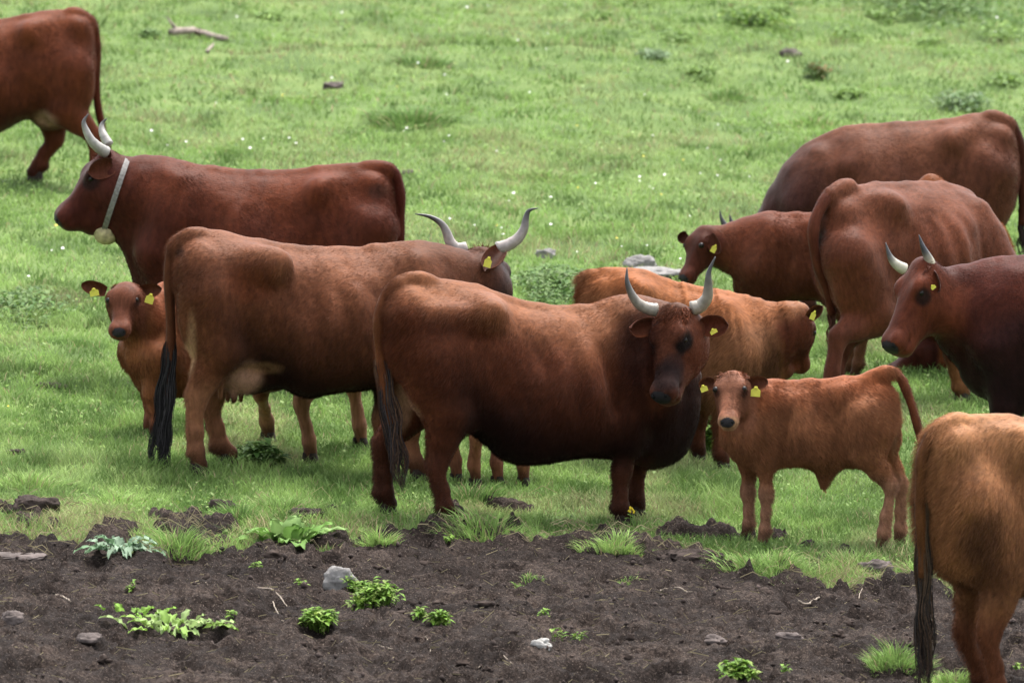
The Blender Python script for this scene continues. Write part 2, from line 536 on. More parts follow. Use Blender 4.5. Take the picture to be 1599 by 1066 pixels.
    def leg_l(s, kind, P, r=1.0):
        z = s.size * r * (1.03 if s.adult else .96); sg = np.sign(P[4][1]) if P[4][1] else 1
        P = [np.array(p, float) for p in P]
        gz = s.foot_z(P[4]); dz = gz + .035 * z - P[4][2]
        P[4][2] += dz; P[3][2] += dz * .9; P[2][2] += dz * .5
        S = s.sc
        f = np.array([1.0, 0, 0])
        if kind == 'H':
            top, sti, hock, fet, ft = P
            mid = sti * .5 + hock * .5
            S.cone(top, .15 * z, sti, .12 * z, .10)
            S.ell(top * .5 + sti * .5 + np.array([-.02, -sg * .01, 0]), np.array([.16, .085, .20]) * z, .08)
            S.cone(sti, .112 * z, mid, .082 * z, .05)
            S.cone(mid + f * .01, .078 * z, hock + f * .008 * z, .052 * z, .03)
            S.cone(hock + np.array([-.034, 0, .012]) * z, .030 * z, mid + np.array([-.055, 0, .03]) * z, .030 * z, .035)  # Achilles tendon
            S.ell(hock + np.array([-.004, 0, -.01]) * z, np.array([.056, .040, .062]) * z, .025)
            S.chain([hock + np.array([-.008, 0, -.05]) * z, hock * .35 + fet * .65, fet], [.046 * z, .037 * z, .043 * z], .03)
            S.cone(hock + np.array([-.034, 0, -.02]) * z, .022 * z, fet + np.array([-.026, 0, .03]) * z, .022 * z, .022)
        else:
            top, elb, knee, fet, ft = P
            S.cone(top, .11 * z, elb, .080 * z, .08)
            S.cone(elb, .075 * z, knee * .8 + elb * .2, .047 * z, .05)
            S.ell(elb + np.array([-.05, 0, .03]) * z, np.array([.055, .045, .06]) * z, .05)
            S.ell(knee, np.array([.048, .046, .060]) * z, .03)
            S.chain([knee * .85 + elb * .15, knee, knee * .4 + fet * .6, fet], [.044 * z, .042 * z, .034 * z, .041 * z], .03)
            S.cone(knee + np.array([-.018, 0, -.03]) * z, .022 * z, fet + np.array([-.022, 0, .03]) * z, .021 * z, .022)
        S.ell(fet, np.array([.043, .043, .042]) * z, .025)
        S.ell(fet + np.array([-.035, 0, -.015]) * z, np.array([.022, .03, .022]) * z, .02)     # dew claws
        S.cone(fet, .034 * z, ft + np.array([.012, 0, .02]) * z, .044 * z, .025)
        s.parts.append(('hoof', ft, z))
        s.paint_leg = getattr(s, 'paint_leg', []) + [(knee if kind != 'H' else hock, fet, ft)]
    # head
    def head(s, poll, muz, toward=0.0, n=(0, -1, .3), v=0.0, wid=1.0, deep=1.0, ref=None):
        p0 = s.q(poll[0], poll[1], v) if ref is None else s.at_depth(poll[0], poll[1], ref)
        p1 = s.at_depth(muz[0], muz[1], p0, toward)
        d = p1 - p0; L = np.linalg.norm(d); d /= L
        nn = s.vec(n); nn = nn - d * (nn @ d); nn /= np.linalg.norm(nn)
        ss = np.cross(nn, d)
        s.hd = (p0, d, ss, nn, L)
        W = wid; D = deep; S = s.sc
        A = [d, ss, nn]
        if s.adult:
            st = [(-.10, -.03, -.34, .10), (-.04, .015, -.42, .18), (.05, .045, -.49, .215), (.16, .055, -.54, .235), (.28, .045, -.555, .235), (.40, .02, -.53, .205),
                  (.52, -.005, -.47, .175), (.64, -.03, -.40, .155), (.76, -.048, -.35, .145), (.87, -.055, -.335, .152), (.95, -.075, -.315, .150), (1.0, -.12, -.26, .115)]
        else:
            st = [(-.12, -.06, -.34, .12), (-.05, .01, -.42, .20), (.06, .07, -.47, .25), (.18, .095, -.50, .27), (.32, .075, -.50, .265), (.45, .03, -.47, .22),
                  (.58, -.005, -.41, .18), (.70, -.035, -.36, .155), (.82, -.055, -.33, .160), (.91, -.075, -.34, .162), (.97, -.10, -.32, .145), (1.03, -.15, -.27, .10)]
        rows = [(a * L, b * L, c * L * D, w * L * W) for a, b, c, w in st]
        S.tube(stations_fn(rows), k=.05, origin=p0, axes=A, ptop=2.7, pbot=1.9)
        H = s.hp
        e = .34 if s.adult else .36
        ew = (.200 if s.adult else .228) * W
        s.eye = (e, ew)
        for sg in (-1, 1):
            S.ell(H(e - .05, sg * ew * .88, -.01), np.array([.085, .045, .05]) * L, .06, axes=A)          # brow
            S.ell(H(e + .005, sg * (ew + .055), -.055 if s.adult else -.0), np.array([.05, .04, .032]) * L, .025, axes=A, sub=True)   # socket
            S.ell(H(.30, sg * .135 * W, -.26), np.array([.16, .07, .17]) * L, .05, axes=A)                # cheek
            S.ell(H(.90, sg * .085 * W, -.135), np.array([.075, .05, .06]) * L, .04, axes=A)              # nostril wing
            S.ell(H(1.0, sg * .088 * W, -.125), np.array([.05, .032, .036]) * L, .012, axes=A, sub=True)
            S.cone(H(.80, sg * .135 * W, -.235), .008, H(.97, sg * .115 * W, -.238), .008, .02, sub=True)          # mouth line
        S.ell(H(.93, 0, -.17), np.array([.075, .115 * W, .08]) * L, .03, axes=A)       # nose pad
        S.ell(H(.88, 0, -.27), np.array([.085, .085 * W, .05]) * L, .03, axes=A)       # chin
        S.ell(H(.0, 0, -.02), np.array([.06, .10, .06]) * L, .05, axes=A)              # poll
    def hp(s, t, l, n):
        p0, d, ss, nn, L = s.hd
        return p0 + (d * t + ss * l + nn * n) * L
    def horn(s, pts, r=.036, tip_dark=.45, ref=None, base=(.27, .235, .19), tip=(.022, .020, .020)):
        """pts: (x, y, metres towards the camera from the reference depth)"""
        ref = s.hd[0] if ref is None else ref
        P = smooth_path([s.at_depth(x, y, ref, t) for x, y, t in pts], 26)
        t = np.linspace(0, 1, 26)
        R = r * (1 - t ** 1.5 * .93) * (1 + .03 * np.sin(t * 60) * (t < .4))
        V, F = sweep(P, R, 14)
        tt = np.concatenate([np.repeat(t, 14), [0, 1]])
        base = np.array(base) * .74; tip = np.array(tip)
        m = sstep(tip_dark - .15, tip_dark + .35, tt)[:, None]
        c = base * (1 - m) + tip * m
        c = c * (0.75 + .5 * noise3(V[:, 0] * 60, V[:, 1] * 60, V[:, 2] * 60, 3)[:, None])
        s.parts.append(('horn', mesh_from_arrays('horn', V, F, MAT_HORN, True, c)))
    def ear(s, base, tip, hw, face, toward0=0.0, toward1=0.0, cup=.45, col=None, ref=None, inner=None, droop=0.0):
        """leaf-shaped cupped ear; face = world direction its opening looks"""
        ref = s.hd[0] if ref is None else ref
        a = s.at_depth(base[0], base[1], ref, toward0); b = s.at_depth(tip[0], tip[1], ref, toward1)
        d = b - a; L = np.linalg.norm(d); d /= L
        f = s.vec(face); f = f - d * (f @ d); f /= np.linalg.norm(f)
        sd = np.cross(d, f)
        nu, nv = 15, 13
        V = []; 
        for side in (0, 1):
            for i in range(nu):
                t = i / (nu - 1)
                w = hw * (1 - abs(2 * (t * .86 + .14) ** 1.1 - 1.0) ** 2.3) ** .55 if t < .985 else 0
                w = max(w, .2 * hw)
                for j in range(nv):
                    x = -1 + 2 * j / (nv - 1)
                    depth = -cup * hw * (1 - x * x) * (1 - t * .6) * 1.1 + (.25 * hw * abs(x) ** 3)
                    th = .0045 * (1 - abs(x) ** 4) * (1 if side else 0) + .001
                    p = a + d * (t * L) + sd * (x * w) + f * (depth - th * (2 if side else 0)) 
                    p = p + np.array([0, 0, -droop * L * t * t])
                    V.append(p)
        V = np.array(V); n1 = nu * nv; F = []
        for side in (0, 1):
            for i in range(nu - 1):
                for j in range(nv - 1):
                    q_ = [side * n1 + i * nv + j, side * n1 + i * nv + j + 1, side * n1 + (i + 1) * nv + j + 1, side * n1 + (i + 1) * nv + j]
                    F.append(q_ if side == 0 else q_[::-1])
        rim = [i * nv for i in range(nu)] + [(nu - 1) * nv + j for j in range(1, nv)] + [i * nv + nv - 1 for i in range(nu - 2, -1, -1)] 
        for x, y in zip(rim[:-1], rim[1:]):
            F.append([x, x + n1, y + n1, y])
        col = np.array(col if col is not None else s.base); inner = np.array(inner if inner is not None else col * .45)
        C = np.tile(col, (len(V), 1))
        xx = np.abs(np.tile(np.linspace(-1, 1, nv), nu))
        C[:n1] = inner + (col - inner) * (xx[:, None] ** 4)
        C = C * PIG
        s.parts.append(('ear', mesh_from_arrays('ear', V, np.array(F), MAT_COAT, True, C), (a, b, hw)))
    def tag(s, c, w, h, toward, ref=None, roll=0.0, yaw=0.0):
        """yellow ear tag: a notched plate facing about the camera; w, h in pixels"""
        ref = s.hd[0] if ref is None else ref
        p = s.at_depth(c[0], c[1], ref, toward)
        k = px_scale(s.wor(p))
        w, h = w / k / 2, h / k / 2
        prof = [(-1, -1), (1, -1), (1.0, .25), (.45, .62), (.32, 1), (-.32, 1), (-.45, .62), (-1.0, .25)]
        X = s.vec((math.cos(yaw), math.sin(yaw), 0)); Z = s.vec((0, .1, 1)); Y = s.vec((-math.sin(yaw), math.cos(yaw), 0))
        cr, sr = math.cos(roll), math.sin(roll)
        V = []
        for t in (-.002, .002):
            for x, z in prof:
                x, z = x * w, z * h
                V.append(p + X * (x * cr - z * sr) + Z * (x * sr + z * cr) + Y * t)
        n = len(prof)
        F4 = [[i, (i + 1) % n, (i + 1) % n + n, i + n] for i in range(n)]
        T3 = []
        for i in range(1, n - 1):
            T3.append([0, i, i + 1][::-1]); T3.append([n, n + i, n + i + 1])
        B = Bag(); B.add(V, [np.array(F4), np.array(T3)], (1, 1, 1))
        sp = p + Z * (h * .72 * cr) - X * (h * .72 * sr)
        V2, F2 = sweep([sp - Y * .012, sp + Y * .006], [w * .3, w * .3], 10); B.add(V2, F2, (1, 1, 1))
        s.parts.append(('ear_tag', B.mesh('ear_tag', MAT_TAG, False)))
    def tail(s, pts, r0=.034, r1=.018, col=None, fuzz=True):
        """pts: (x, y, v)"""
        P = smooth_path([s.q(*p) for p in pts], 40)
        t = np.linspace(0, 1, 40)
        R = (r0 * (1 - t) + r1 * t) * (1 + .08 * np.sin(t * 25 + 1))
        V, F = sweep(P[3:], R[3:], 12)
        s.sc.chain(P[0:14:3], R[0:14:3] * .95, .035)
        col = np.array(col if col is not None else s.base)
        C = np.tile(col * PIG, (len(V), 1)) * (.8 + .4 * noise3(V[:, 0] * 25, V[:, 1] * 25, V[:, 2] * 25, 5)[:, None])
        s.parts.append(('tail', mesh_from_arrays('tail', V, F, MAT_COAT, True, C), fuzz))
        return P
    def switch(s, pts, w0, w1, n=260, col=(.018, .016, .016), wave=.02, col2=None, thick=.0016):
        """long tail hair in wavy locks: pts (x, y, v), widths in metres"""
        P = smooth_path([s.q(*p) for p in pts], 30)
        rs = np.random.RandomState(len(s.parts) + int(abs(pts[0][0])))
        X = s.vec((1, 0, 0)); Y = s.vec((0, 1, 0))
        locks = [(rs.rand() * 6.283, math.sqrt(rs.rand()), 3 + 4 * rs.rand(), rs.rand() * 6.283, .72 + .28 * rs.rand() ** .5, .7 + rs.rand() * .7) for _ in range(max(7, n // 28))]
        V_all = []; F_all = []; C_all = []; nn = 0
        for i in range(n):
            la, lr, lf, lp, lend, lc = locks[rs.randint(len(locks))]
            a = rs.rand() * 6.283; rr = math.sqrt(rs.rand())
            s0 = rs.rand() ** 1.5 * .5; s1 = min(lend, s0 + .35 + rs.rand() * .7) * (.93 + .07 * rs.rand())
            m = 14
            tt = np.linspace(s0, s1, m)
            idx = tt * (len(P) - 1); base = np.array([np.interp(idx, range(len(P)), P[:, k]) for k in range(3)]).T
            g = sstep(.1, .8, tt)                                   # hairs gather into their lock
            wd = (w0 + (w1 - w0) * np.sin(np.clip(tt, 0, 1) * math.pi * .72)) * (1 - .45 * sstep(.7, 1, tt))
            ox = math.cos(a) * rr * (1 - g * .78) + math.cos(la) * lr * g * .85
            oy = math.sin(a) * rr * (1 - g * .78) + math.sin(la) * lr * g * .85
            offx = ox * wd + wave * np.sin(tt * lf * 2.2 + lp) * tt + wave * .25 * np.sin(tt * 23 + a)
            offy = oy * .7 * wd + wave * .6 * np.sin(tt * lf * 1.7 + lp + 2) * tt
            Q_ = base + X * offx[:, None] + Y * offy[:, None]
            th = (thick * (1.25 - .9 * (tt - s0) / (s1 - s0)) * (.7 + .8 * rs.rand()))[:, None]
            side = X if rs.rand() < .5 else (X * .7 + Y * .7)
            V = np.stack([Q_ - side * th, Q_ + side * th], 1).reshape(-1, 3)
            F = np.array([[2 * k, 2 * k + 1, 2 * k + 3, 2 * k + 2] for k in range(m - 1)]) + nn
            V_all.append(V); F_all.append(F); nn += len(V)
            c = np.array(col) * (.5 + rs.rand() * .9) * lc
            if col2 is not None and rs.rand() < .35 + .3 * (s0 < .1): c = np.array(col2) * (.6 + .7 * rs.rand())
            C_all.append(np.tile(c, (len(V), 1)))
        s.parts.append(('tail_switch', mesh_from_arrays('tail_switch', np.concatenate(V_all), np.concatenate(F_all), MAT_HAIR, True, np.concatenate(C_all))))
    def forelock(s, n=420, length=.07, col=None, wide=.17, t0=-.05, t1=.14, down=.6):
        """tousled hair on the poll between the horns"""
        p0, d, ss, nn, L = s.hd; rs = np.random.RandomState(5)
        col = np.array(col if col is not None else s.base) * PIG
        V_all = []; F_all = []; C_all = []; k0 = 0
        cl = [(rs.randn(), rs.randn(), rs.rand()) for _ in range(24)]
        for i in range(n):
            l = (rs.rand() * 2 - 1) * wide; t = t0 + (t1 - t0) * rs.rand()
            c = cl[int((l / wide + 1) * 5.99) + 12 * (rs.rand() < .5)]
            root_ = s.hp(t, l, .02 - .35 * l * l / wide - .015)
            ln = length * (.5 + .7 * rs.rand()) * (.7 + .5 * c[2])
            dirn = nn * (.75) + d * (down * (.4 + .9 * rs.rand()) - .25) + ss * (l / wide * .5 + .28 * c[0]) + rs.randn(3) * .16
            dirn /= np.linalg.norm(dirn); m = 5
            tt = np.linspace(0, 1, m)[:, None]
            Q_ = root_ + dirn * ln * tt + (d * .55 * down - nn * .25 + ss * .2 * c[1]) * ln * tt ** 2
            side = np.cross(dirn, rs.randn(3)); side /= np.linalg.norm(side) + 1e-9
            th = .0017 * (1.2 - tt)
            V = np.stack([Q_ - side * th, Q_ + side * th], 1).reshape(-1, 3)
            F_all.append(np.array([[2 * k, 2 * k + 1, 2 * k + 3, 2 * k + 2] for k in range(m - 1)]) + k0); V_all.append(V); k0 += len(V)
            C_all.append(np.tile(col * (.45 + .95 * rs.rand()), (len(V), 1)))
        s.parts.append(('forelock', mesh_from_arrays('forelock', np.concatenate(V_all), np.concatenate(F_all), MAT_HAIR, True, np.concatenate(C_all))))
    # finish
    def blob(s, c, r, color, k=1.0):
        """a patch of differently coloured hair around local point c"""
        s.paint.append((np.asarray(c, float), np.asarray(r, float) * np.ones(3), np.asarray(color, float), k))
    def pblob(s, x, y, v, rpx, color, k=1.0, rv=.12):
        c = s.q(x, y, v); kx = px_scale(s.wor(c))
        r = np.array([rpx[0] / kx / max(.35, abs(math.cos(s.psi))), rv, rpx[1] / kx])
        s.blob(c, r, color, k)
    def finish(s, label, category, group, base, dark, nose=True, legc=None, belly=.5, front=.3, headc=None, eyec=None, fur=(.022, .3), ndens=26000,
               topc=None, muzc=None, extra=None, eyes=True, upd=(.08, .55), forelock=1.0, spotty=.25, shagk=.12):
        V, Q = s.sc.build(s.fine)
        base = np.array(base); dark = np.array(dark); s_ = s.size
        # unevenness of hide and muscle
        nz = noise3(V[:, 0] * 9, V[:, 1] * 9, V[:, 2] * 7, 21) - .5
        nrm = np.zeros_like(V)
        a = V[Q[:, 1]] - V[Q[:, 0]]; b = V[Q[:, 3]] - V[Q[:, 0]]
        fn = np.cross(a, b)
        for k in range(4): np.add.at(nrm, Q[:, k], fn)
        nrm /= np.linalg.norm(nrm, axis=1)[:, None] + 1e-12
        u, v, w = V.T
        L = s.u1 - s.u0
        f = (u - s.u0) / L
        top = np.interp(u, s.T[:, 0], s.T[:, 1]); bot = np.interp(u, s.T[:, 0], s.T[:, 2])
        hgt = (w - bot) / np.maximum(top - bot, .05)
        inside = sstep(-.05, .1, f) * (1 - sstep(.95, 1.1, f)) * sstep(-.1, .2, hgt)
        ribs = np.sin(f * 62 + hgt * 3) * .007 * sstep(.42, .5, f) * (1 - sstep(.74, .8, f)) * sstep(.25, .4, hgt) * (1 - sstep(.72, .85, hgt))
        V = V + nrm * ((nz * .014 + (noise3(u * 28, v * 28, w * 16, 4) - .5) * .004) * s_ + ribs * (1 if s.adult else .4))[:, None]
        shag = shagk
        stripe = noise3(u * 42 + w * 6, v * 5, w * 5, 77) - .5
        V = V + nrm * (stripe * .012 * shag * sstep(.35, .55, f) * sstep(.1, .3, hgt) * s_)[:, None]
        # coat colour, with some underside shade painted in
        C = np.tile(base, (len(V), 1))
        def mix(C, col, m): m = np.clip(m, 0, 1)[:, None]; return C * (1 - m) + np.asarray(col) * m
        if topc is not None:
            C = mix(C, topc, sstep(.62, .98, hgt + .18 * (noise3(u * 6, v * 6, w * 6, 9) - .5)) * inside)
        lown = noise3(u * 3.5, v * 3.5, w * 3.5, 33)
        C = mix(C, dark * .55, belly * (1 - sstep(upd[0], upd[1], hgt + .25 * (lown - .5))) * sstep(.02, .3, f))  # near-black belly: part dark coat, part body shade put into the colour
        C = mix(C, dark, front * sstep(.62, 1.0, f + .15 * (lown - .5)))
        legc = base * .75 if legc is None else np.array(legc)
        for j, fe, ft in getattr(s, 'paint_leg', []):
            dd = np.hypot(u - (j[0] * .5 + ft[0] * .5), v - ft[1])
            m = (1 - sstep(j[2] - .02, j[2] + .14 * s_, w)) * (1 - sstep(.16, .24, dd))
            C = mix(C, legc, m)
            m = (1 - sstep(ft[2] + .03, ft[2] + .12 * s_, w)) * (1 - sstep(.1, .14, np.hypot(u - ft[0], v - ft[1])))
            C = mix(C, legc * .35, m * .9)
        fl = np.full(len(V), fur[1])
        legm = 1 - sstep(.0, .25, hgt)
        fl = fl * (1 - .55 * np.clip(legm, 0, 1))
        if hasattr(s, 'hd'):
            p0, d, ss, nn, HL = s.hd
            r = V - p0
            ht, hs, hn = r @ d / HL, r @ ss / HL, r @ nn / HL
            hm = sstep(-.12, .1, ht) * (1 - sstep(1.05, 1.2, ht)) * (1 - sstep(.32, .45, np.abs(hs))) * sstep(-.75, -.5, hn) * (1 - sstep(.2, .4, hn))
            if headc is not None: C = mix(C, headc, hm)
            if eyec is not None:
                for sg in (-1, 1):
                    e, ew = s.eye
                    rr = np.sqrt(((ht - e - .035) / .135) ** 2 + ((hs - sg * ew) / .11) ** 2 + ((hn + (.065 if s.adult else .01)) / .085) ** 2) * (1 if s.adult else 1.35) + .5 * (noise3(u * 30, v * 30, w * 30, 8) - .5)
                    C = mix(C, eyec, (1 - sstep(.7, 1.35, rr)) )
            if muzc is not None:
                rr = np.sqrt(((ht - .97) / .115) ** 2 + ((hn + .22) / .2) ** 2 + (hs / .3) ** 2)
                C = mix(C, muzc, 1 - sstep(.75, 1.15, rr))
            if nose:
                rr = np.sqrt(((ht - (1.0 if s.adult else .99)) / (.085 if s.adult else .09)) ** 2 + (hs / (.145 if s.adult else .125)) ** 2 + ((hn + (.14 if s.adult else .125)) / (.10 if s.adult else .085)) ** 2)
                nm = (1 - sstep(.85, 1.05, rr))
                C = mix(C, (.018, .017, .02), nm)
                s.nose_m = nm
                fl = fl * (1 - nm)
            fl = np.where(hm > .3, fl * (.45 + .0 * ht), fl)
            fl = fl * (1 - sstep(.6, .9, ht) * hm * .6)
            fl = np.maximum(fl, forelock * np.exp(-((ht - .02) / .13) ** 2 - (hs / .14) ** 2) * (hn > -.16))
        for c, r, col, k in s.paint:
            rr = np.sqrt((((V - c) / r) ** 2).sum(1)) + .25 * (noise3(u * 9, v * 9, w * 9, 2) - .5)
            C = mix(C, col, k * (1 - sstep(.55, 1.15, rr)))
        # mottling
        stripe2 = noise3(u * 30 + w * 8, v * 7, w * 7, 78) - .5
        mot = 1 + (stripe * .55 + stripe2 * .3) * shag * sstep(.15, .5, f) + .16 * stripe2 * (1 - shag) + spotty * (noise3(u * 5, v * 8, w * 5, 12) - .5) * 1.6 + .15 * (noise3(u * 16, v * 16, w * 9, 14) - .5)
        C = C * mot[:, None]
        C = np.clip(C, 0, 1) * PIG * TONE
        root = bpy.data.objects.new(s.name, None); COL.objects.link(root)
        root.location = s.G; root.rotation_euler = (0, 0, s.psi)
        root.empty_display_size = .2
        root['label'] = label; root['category'] = category
        if group: root['group'] = group
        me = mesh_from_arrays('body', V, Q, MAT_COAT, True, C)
        me.materials.append(MAT_NOSE)
        if nose and hasattr(s, 'nose_m'):
            mi = (s.nose_m[Q].mean(1) > .5).astype(np.int32)
            me.polygons.foreach_set('material_index', mi)
        body = link('body', me, root)
        if 'nofur' not in DEV and ndens:
            g = body.vertex_groups.new(name='fur_length')
            fl = np.clip(fl * (.7 + .6 * noise3(u * 20, v * 20, w * 20, 6)), 0, 1)
            qv = np.round(fl * 12).astype(int)
            for lv in range(1, 13):
                ids = np.nonzero(qv == lv)[0]
                if len(ids): g.add(ids.tolist(), lv / 12, 'REPLACE')
            add_fur(body, int(ndens * 1.5), fur[0] * 2.0, 'fur_length')
        for p in s.parts:
            if p[0] == 'hoof':
                hoof_obj(p[1], p[2], root)
            elif p[0] == 'tail':
                t = link('tail', p[1], root)
                if p[2] and 'nofur' not in DEV: add_fur(t, 1500, fur[0] * .7)
            elif p[0] == 'ear':
                t = link('ear', p[1], root)
                if 'nofur' not in DEV: add_fur(t, 500, fur[0] * .35)
            else:
                link(p[0], p[1], root)
        if eyes and hasattr(s, 'hd'):
            e, ew = s.eye; HL = s.hd[4]
            for sg in (-1, 1):
                c = s.hp(e + .005, sg * (ew - (.012 if s.adult else .012)), -.055 if s.adult else -.012)
                V2, F2 = uv_ball(c + (s.hd[3] * .012 + s.hd[2] * sg * .004) * (0 if s.adult else 1), .038 * HL * (1.35 if not s.adult else 1), 14, 10)
                link('eye', mesh_from_arrays('eye', V2, F2, MAT_EYE), root)
            for sg in (-1, 1):
                if nose:
                    V2, F2 = uv_ball((0, 0, 0), 1, 12, 8)
                    V2 = V2 * np.array([.026, .020, .028]) * HL
                    A = np.array([s.hd[1], s.hd[2], s.hd[3]])
                    V2 = V2 @ A + s.hp(.985, sg * .085, -.118)
                    link('nostril', mesh_from_arrays('nostril', V2, F2, MAT_NOSTRIL), root)
        s.root = root
        return root

MAT_NOSTRIL = plain_mat('nostril_dark', (.004, .004, .004), .7, .2)
def uv_ball(c, r, nu=14, nv=10, sc=(1, 1, 1)):
    V = []
    for i in range(nv + 1):
        th = math.pi * i / nv
        for j in range(nu):
            ph = 2 * math.pi * j / nu
            V.append((c[0] + r * sc[0] * math.sin(th) * math.cos(ph), c[1] + r * sc[1] * math.sin(th) * math.sin(ph), c[2] + r * sc[2] * math.cos(th)))
    F = [[i * nu + j, (i + 1) * nu + j, (i + 1) * nu + (j + 1) % nu, i * nu + (j + 1) % nu] for i in range(nv) for j in range(nu)]
    return np.array(V), np.array(F)

def hoof_obj(ft, z, root):
    """cloven hoof: two claws side by side"""
    B = Bag()
    for sg in (-1, 1):
        rows = []
        for (dz, fx, bx, hw) in ((-.034, .062, -.038, .027), (-.012, .052, -.036, .026), (.012, .038, -.034, .023), (.026, .028, -.03, .02)):
            ring = []
            for k in range(10):
                a = 2 * math.pi * k / 10
                cx = (fx + bx) / 2; rx = (fx - bx) / 2
                ring.append((ft[0] + (cx + rx * math.cos(a)) * z, ft[1] + (sg * .024 + hw * .9 * math.sin(a) * (1 - .35 * max(0, math.cos(a)))) * z, ft[2] + dz * z))
            rows.append(ring)
        V = np.array(rows).reshape(-1, 3)
        F = [[i * 10 + k, i * 10 + (k + 1) % 10, (i + 1) * 10 + (k + 1) % 10, (i + 1) * 10 + k] for i in range(3) for k in range(10)]
        B.add(V, np.array(F), (1, 1, 1))
    link('hoof', B.mesh('hoof', MAT_HOOF), root)

def add_fur(o, count, length, vg=None):
    mod = o.modifiers.new('fur', 'PARTICLE_SYSTEM')
    ps = o.particle_systems[-1]; st = ps.settings
    ps.seed = 3 + len(bpy.data.particles)
    st.type = 'HAIR'; st.count = count; st.hair_step = 3; st.render_step = 2; st.display_step = 1
    st.normal_factor = length * .42 / 4
    st.object_align_factor = (-length * .55 / 4, 0, -length * .7 / 4)
    st.factor_random = length * .30 / 4
    st.root_radius = .9; st.tip_radius = .15; st.radius_scale = .0018
    st.material = 1
    st.use_hair_bspline = False
    if vg: ps.vertex_group_length = vg
# ------------------------------------------------------------------ the herd
HERD = 'brown cattle grazing on the pasture'
CALVES = 'calves among the herd'
def want(k): return True

def hide_cow(gpx, psi, H, Lb, label, cat, base, dark, feet=None, tail=None, head=None, tuft=None, coarse=.022, legc=None, nfur=6000, group=None, hw=.2, extra=None):
    """a calf of which only legs, or a back, can be seen: built whole, in metres"""
    c = Cow(gpx, psi, False, coarse, H / 1.3, 'calf')
    c.base = np.array(base)
    d = H * .42
    h0 = H
    c.torso_m([(-Lb / 2, h0 - .12, h0 - d * .8, .06), (-Lb / 2 + .04, h0 - .05, h0 - d, hw * .6), (-Lb * .35, h0, h0 - d * 1.05, hw * .85), (-Lb * .1, h0 - .02, h0 - d * 1.2, hw),
               (Lb * .15, h0 - .02, h0 - d * 1.22, hw), (Lb * .38, h0, h0 - d * 1.15, hw * .8), (Lb * .5, h0 - .1, h0 - d, hw * .45)])
    c.sc.cone((Lb * .4, 0, h0 - .16), .13, (Lb * .72, 0, h0 + .0), .09, .1)
    for kind, sg, u, gp in (('H', 1, -Lb * .42, 0), ('H', -1, -Lb * .42, 1), ('F', 1, Lb * .36, 2), ('F', -1, Lb * .36, 3)):
        v = sg * hw * .62
        if feet and feet[gp] is not None:
            g = on_ground(*feet[gp]); lp = c.loc(g); u2, v2 = lp[0], lp[1]
        else: u2, v2 = u, v
        if kind == 'H':
            P = [(u + .06, v, h0 - d * .55), (u + .12, v, h0 * .52), (u * .4 + u2 * .6 - .05, v * .4 + v2 * .6, h0 * .36), (u2 - .01, v2, .10), (u2, v2, 0)]
        else:
            P = [(u, v, h0 - d * .7), (u - .02, v, h0 * .54), (u * .3 + u2 * .7, v * .3 + v2 * .7, h0 * .33), (u2, v2, .10), (u2, v2, 0)]
        c.leg_l(kind, P, 1.3)
    ph = np.array([Lb * .74, 0, h0 + .08]) if head is None else np.array(head[0])
    mh = ph + (np.array([.26, 0, -.22]) if head is None else np.array(head[1]))
    dd = mh - ph; LL = np.linalg.norm(dd)
    # the head frame straight from metres
    c.hd = None
    pw, mw = c.wor(ph), c.wor(mh)
    def topx(P):
        fw = np.array([0, CT, -ST]); up = np.array([0, ST, CT]); r = P - CAMP; Z = r @ fw
        return (799.5 + FPX * r[0] / Z, 533 - FPX * (r @ up) / Z, Z)
    a, b = topx(pw), topx(mw)
    nrm = c.h * .5 + np.array([0, 0, 1.0])
    c.head((a[0], a[1]), (b[0], b[1]), a[2] - b[2], nrm, v=ph[1])
    for sg in (-1, 1):
        e0 = topx(c.wor(c.hp(.08, sg * .22, -.05))); e1 = topx(c.wor(c.hp(.12, sg * .62, -.08)))
        c.ear(e0[:2], e1[:2], .045, c.h, a[2] - e0[2], a[2] - e1[2])
    if tail: c.tail(tail, .03, .015)
    if tuft: c.switch(tuft, .015, .035, 120)
    if extra: extra(c)
    c.finish(label, cat, group, base, dark, legc=legc, fur=(.02, .5), ndens=nfur, belly=.3, front=.2)
    return c

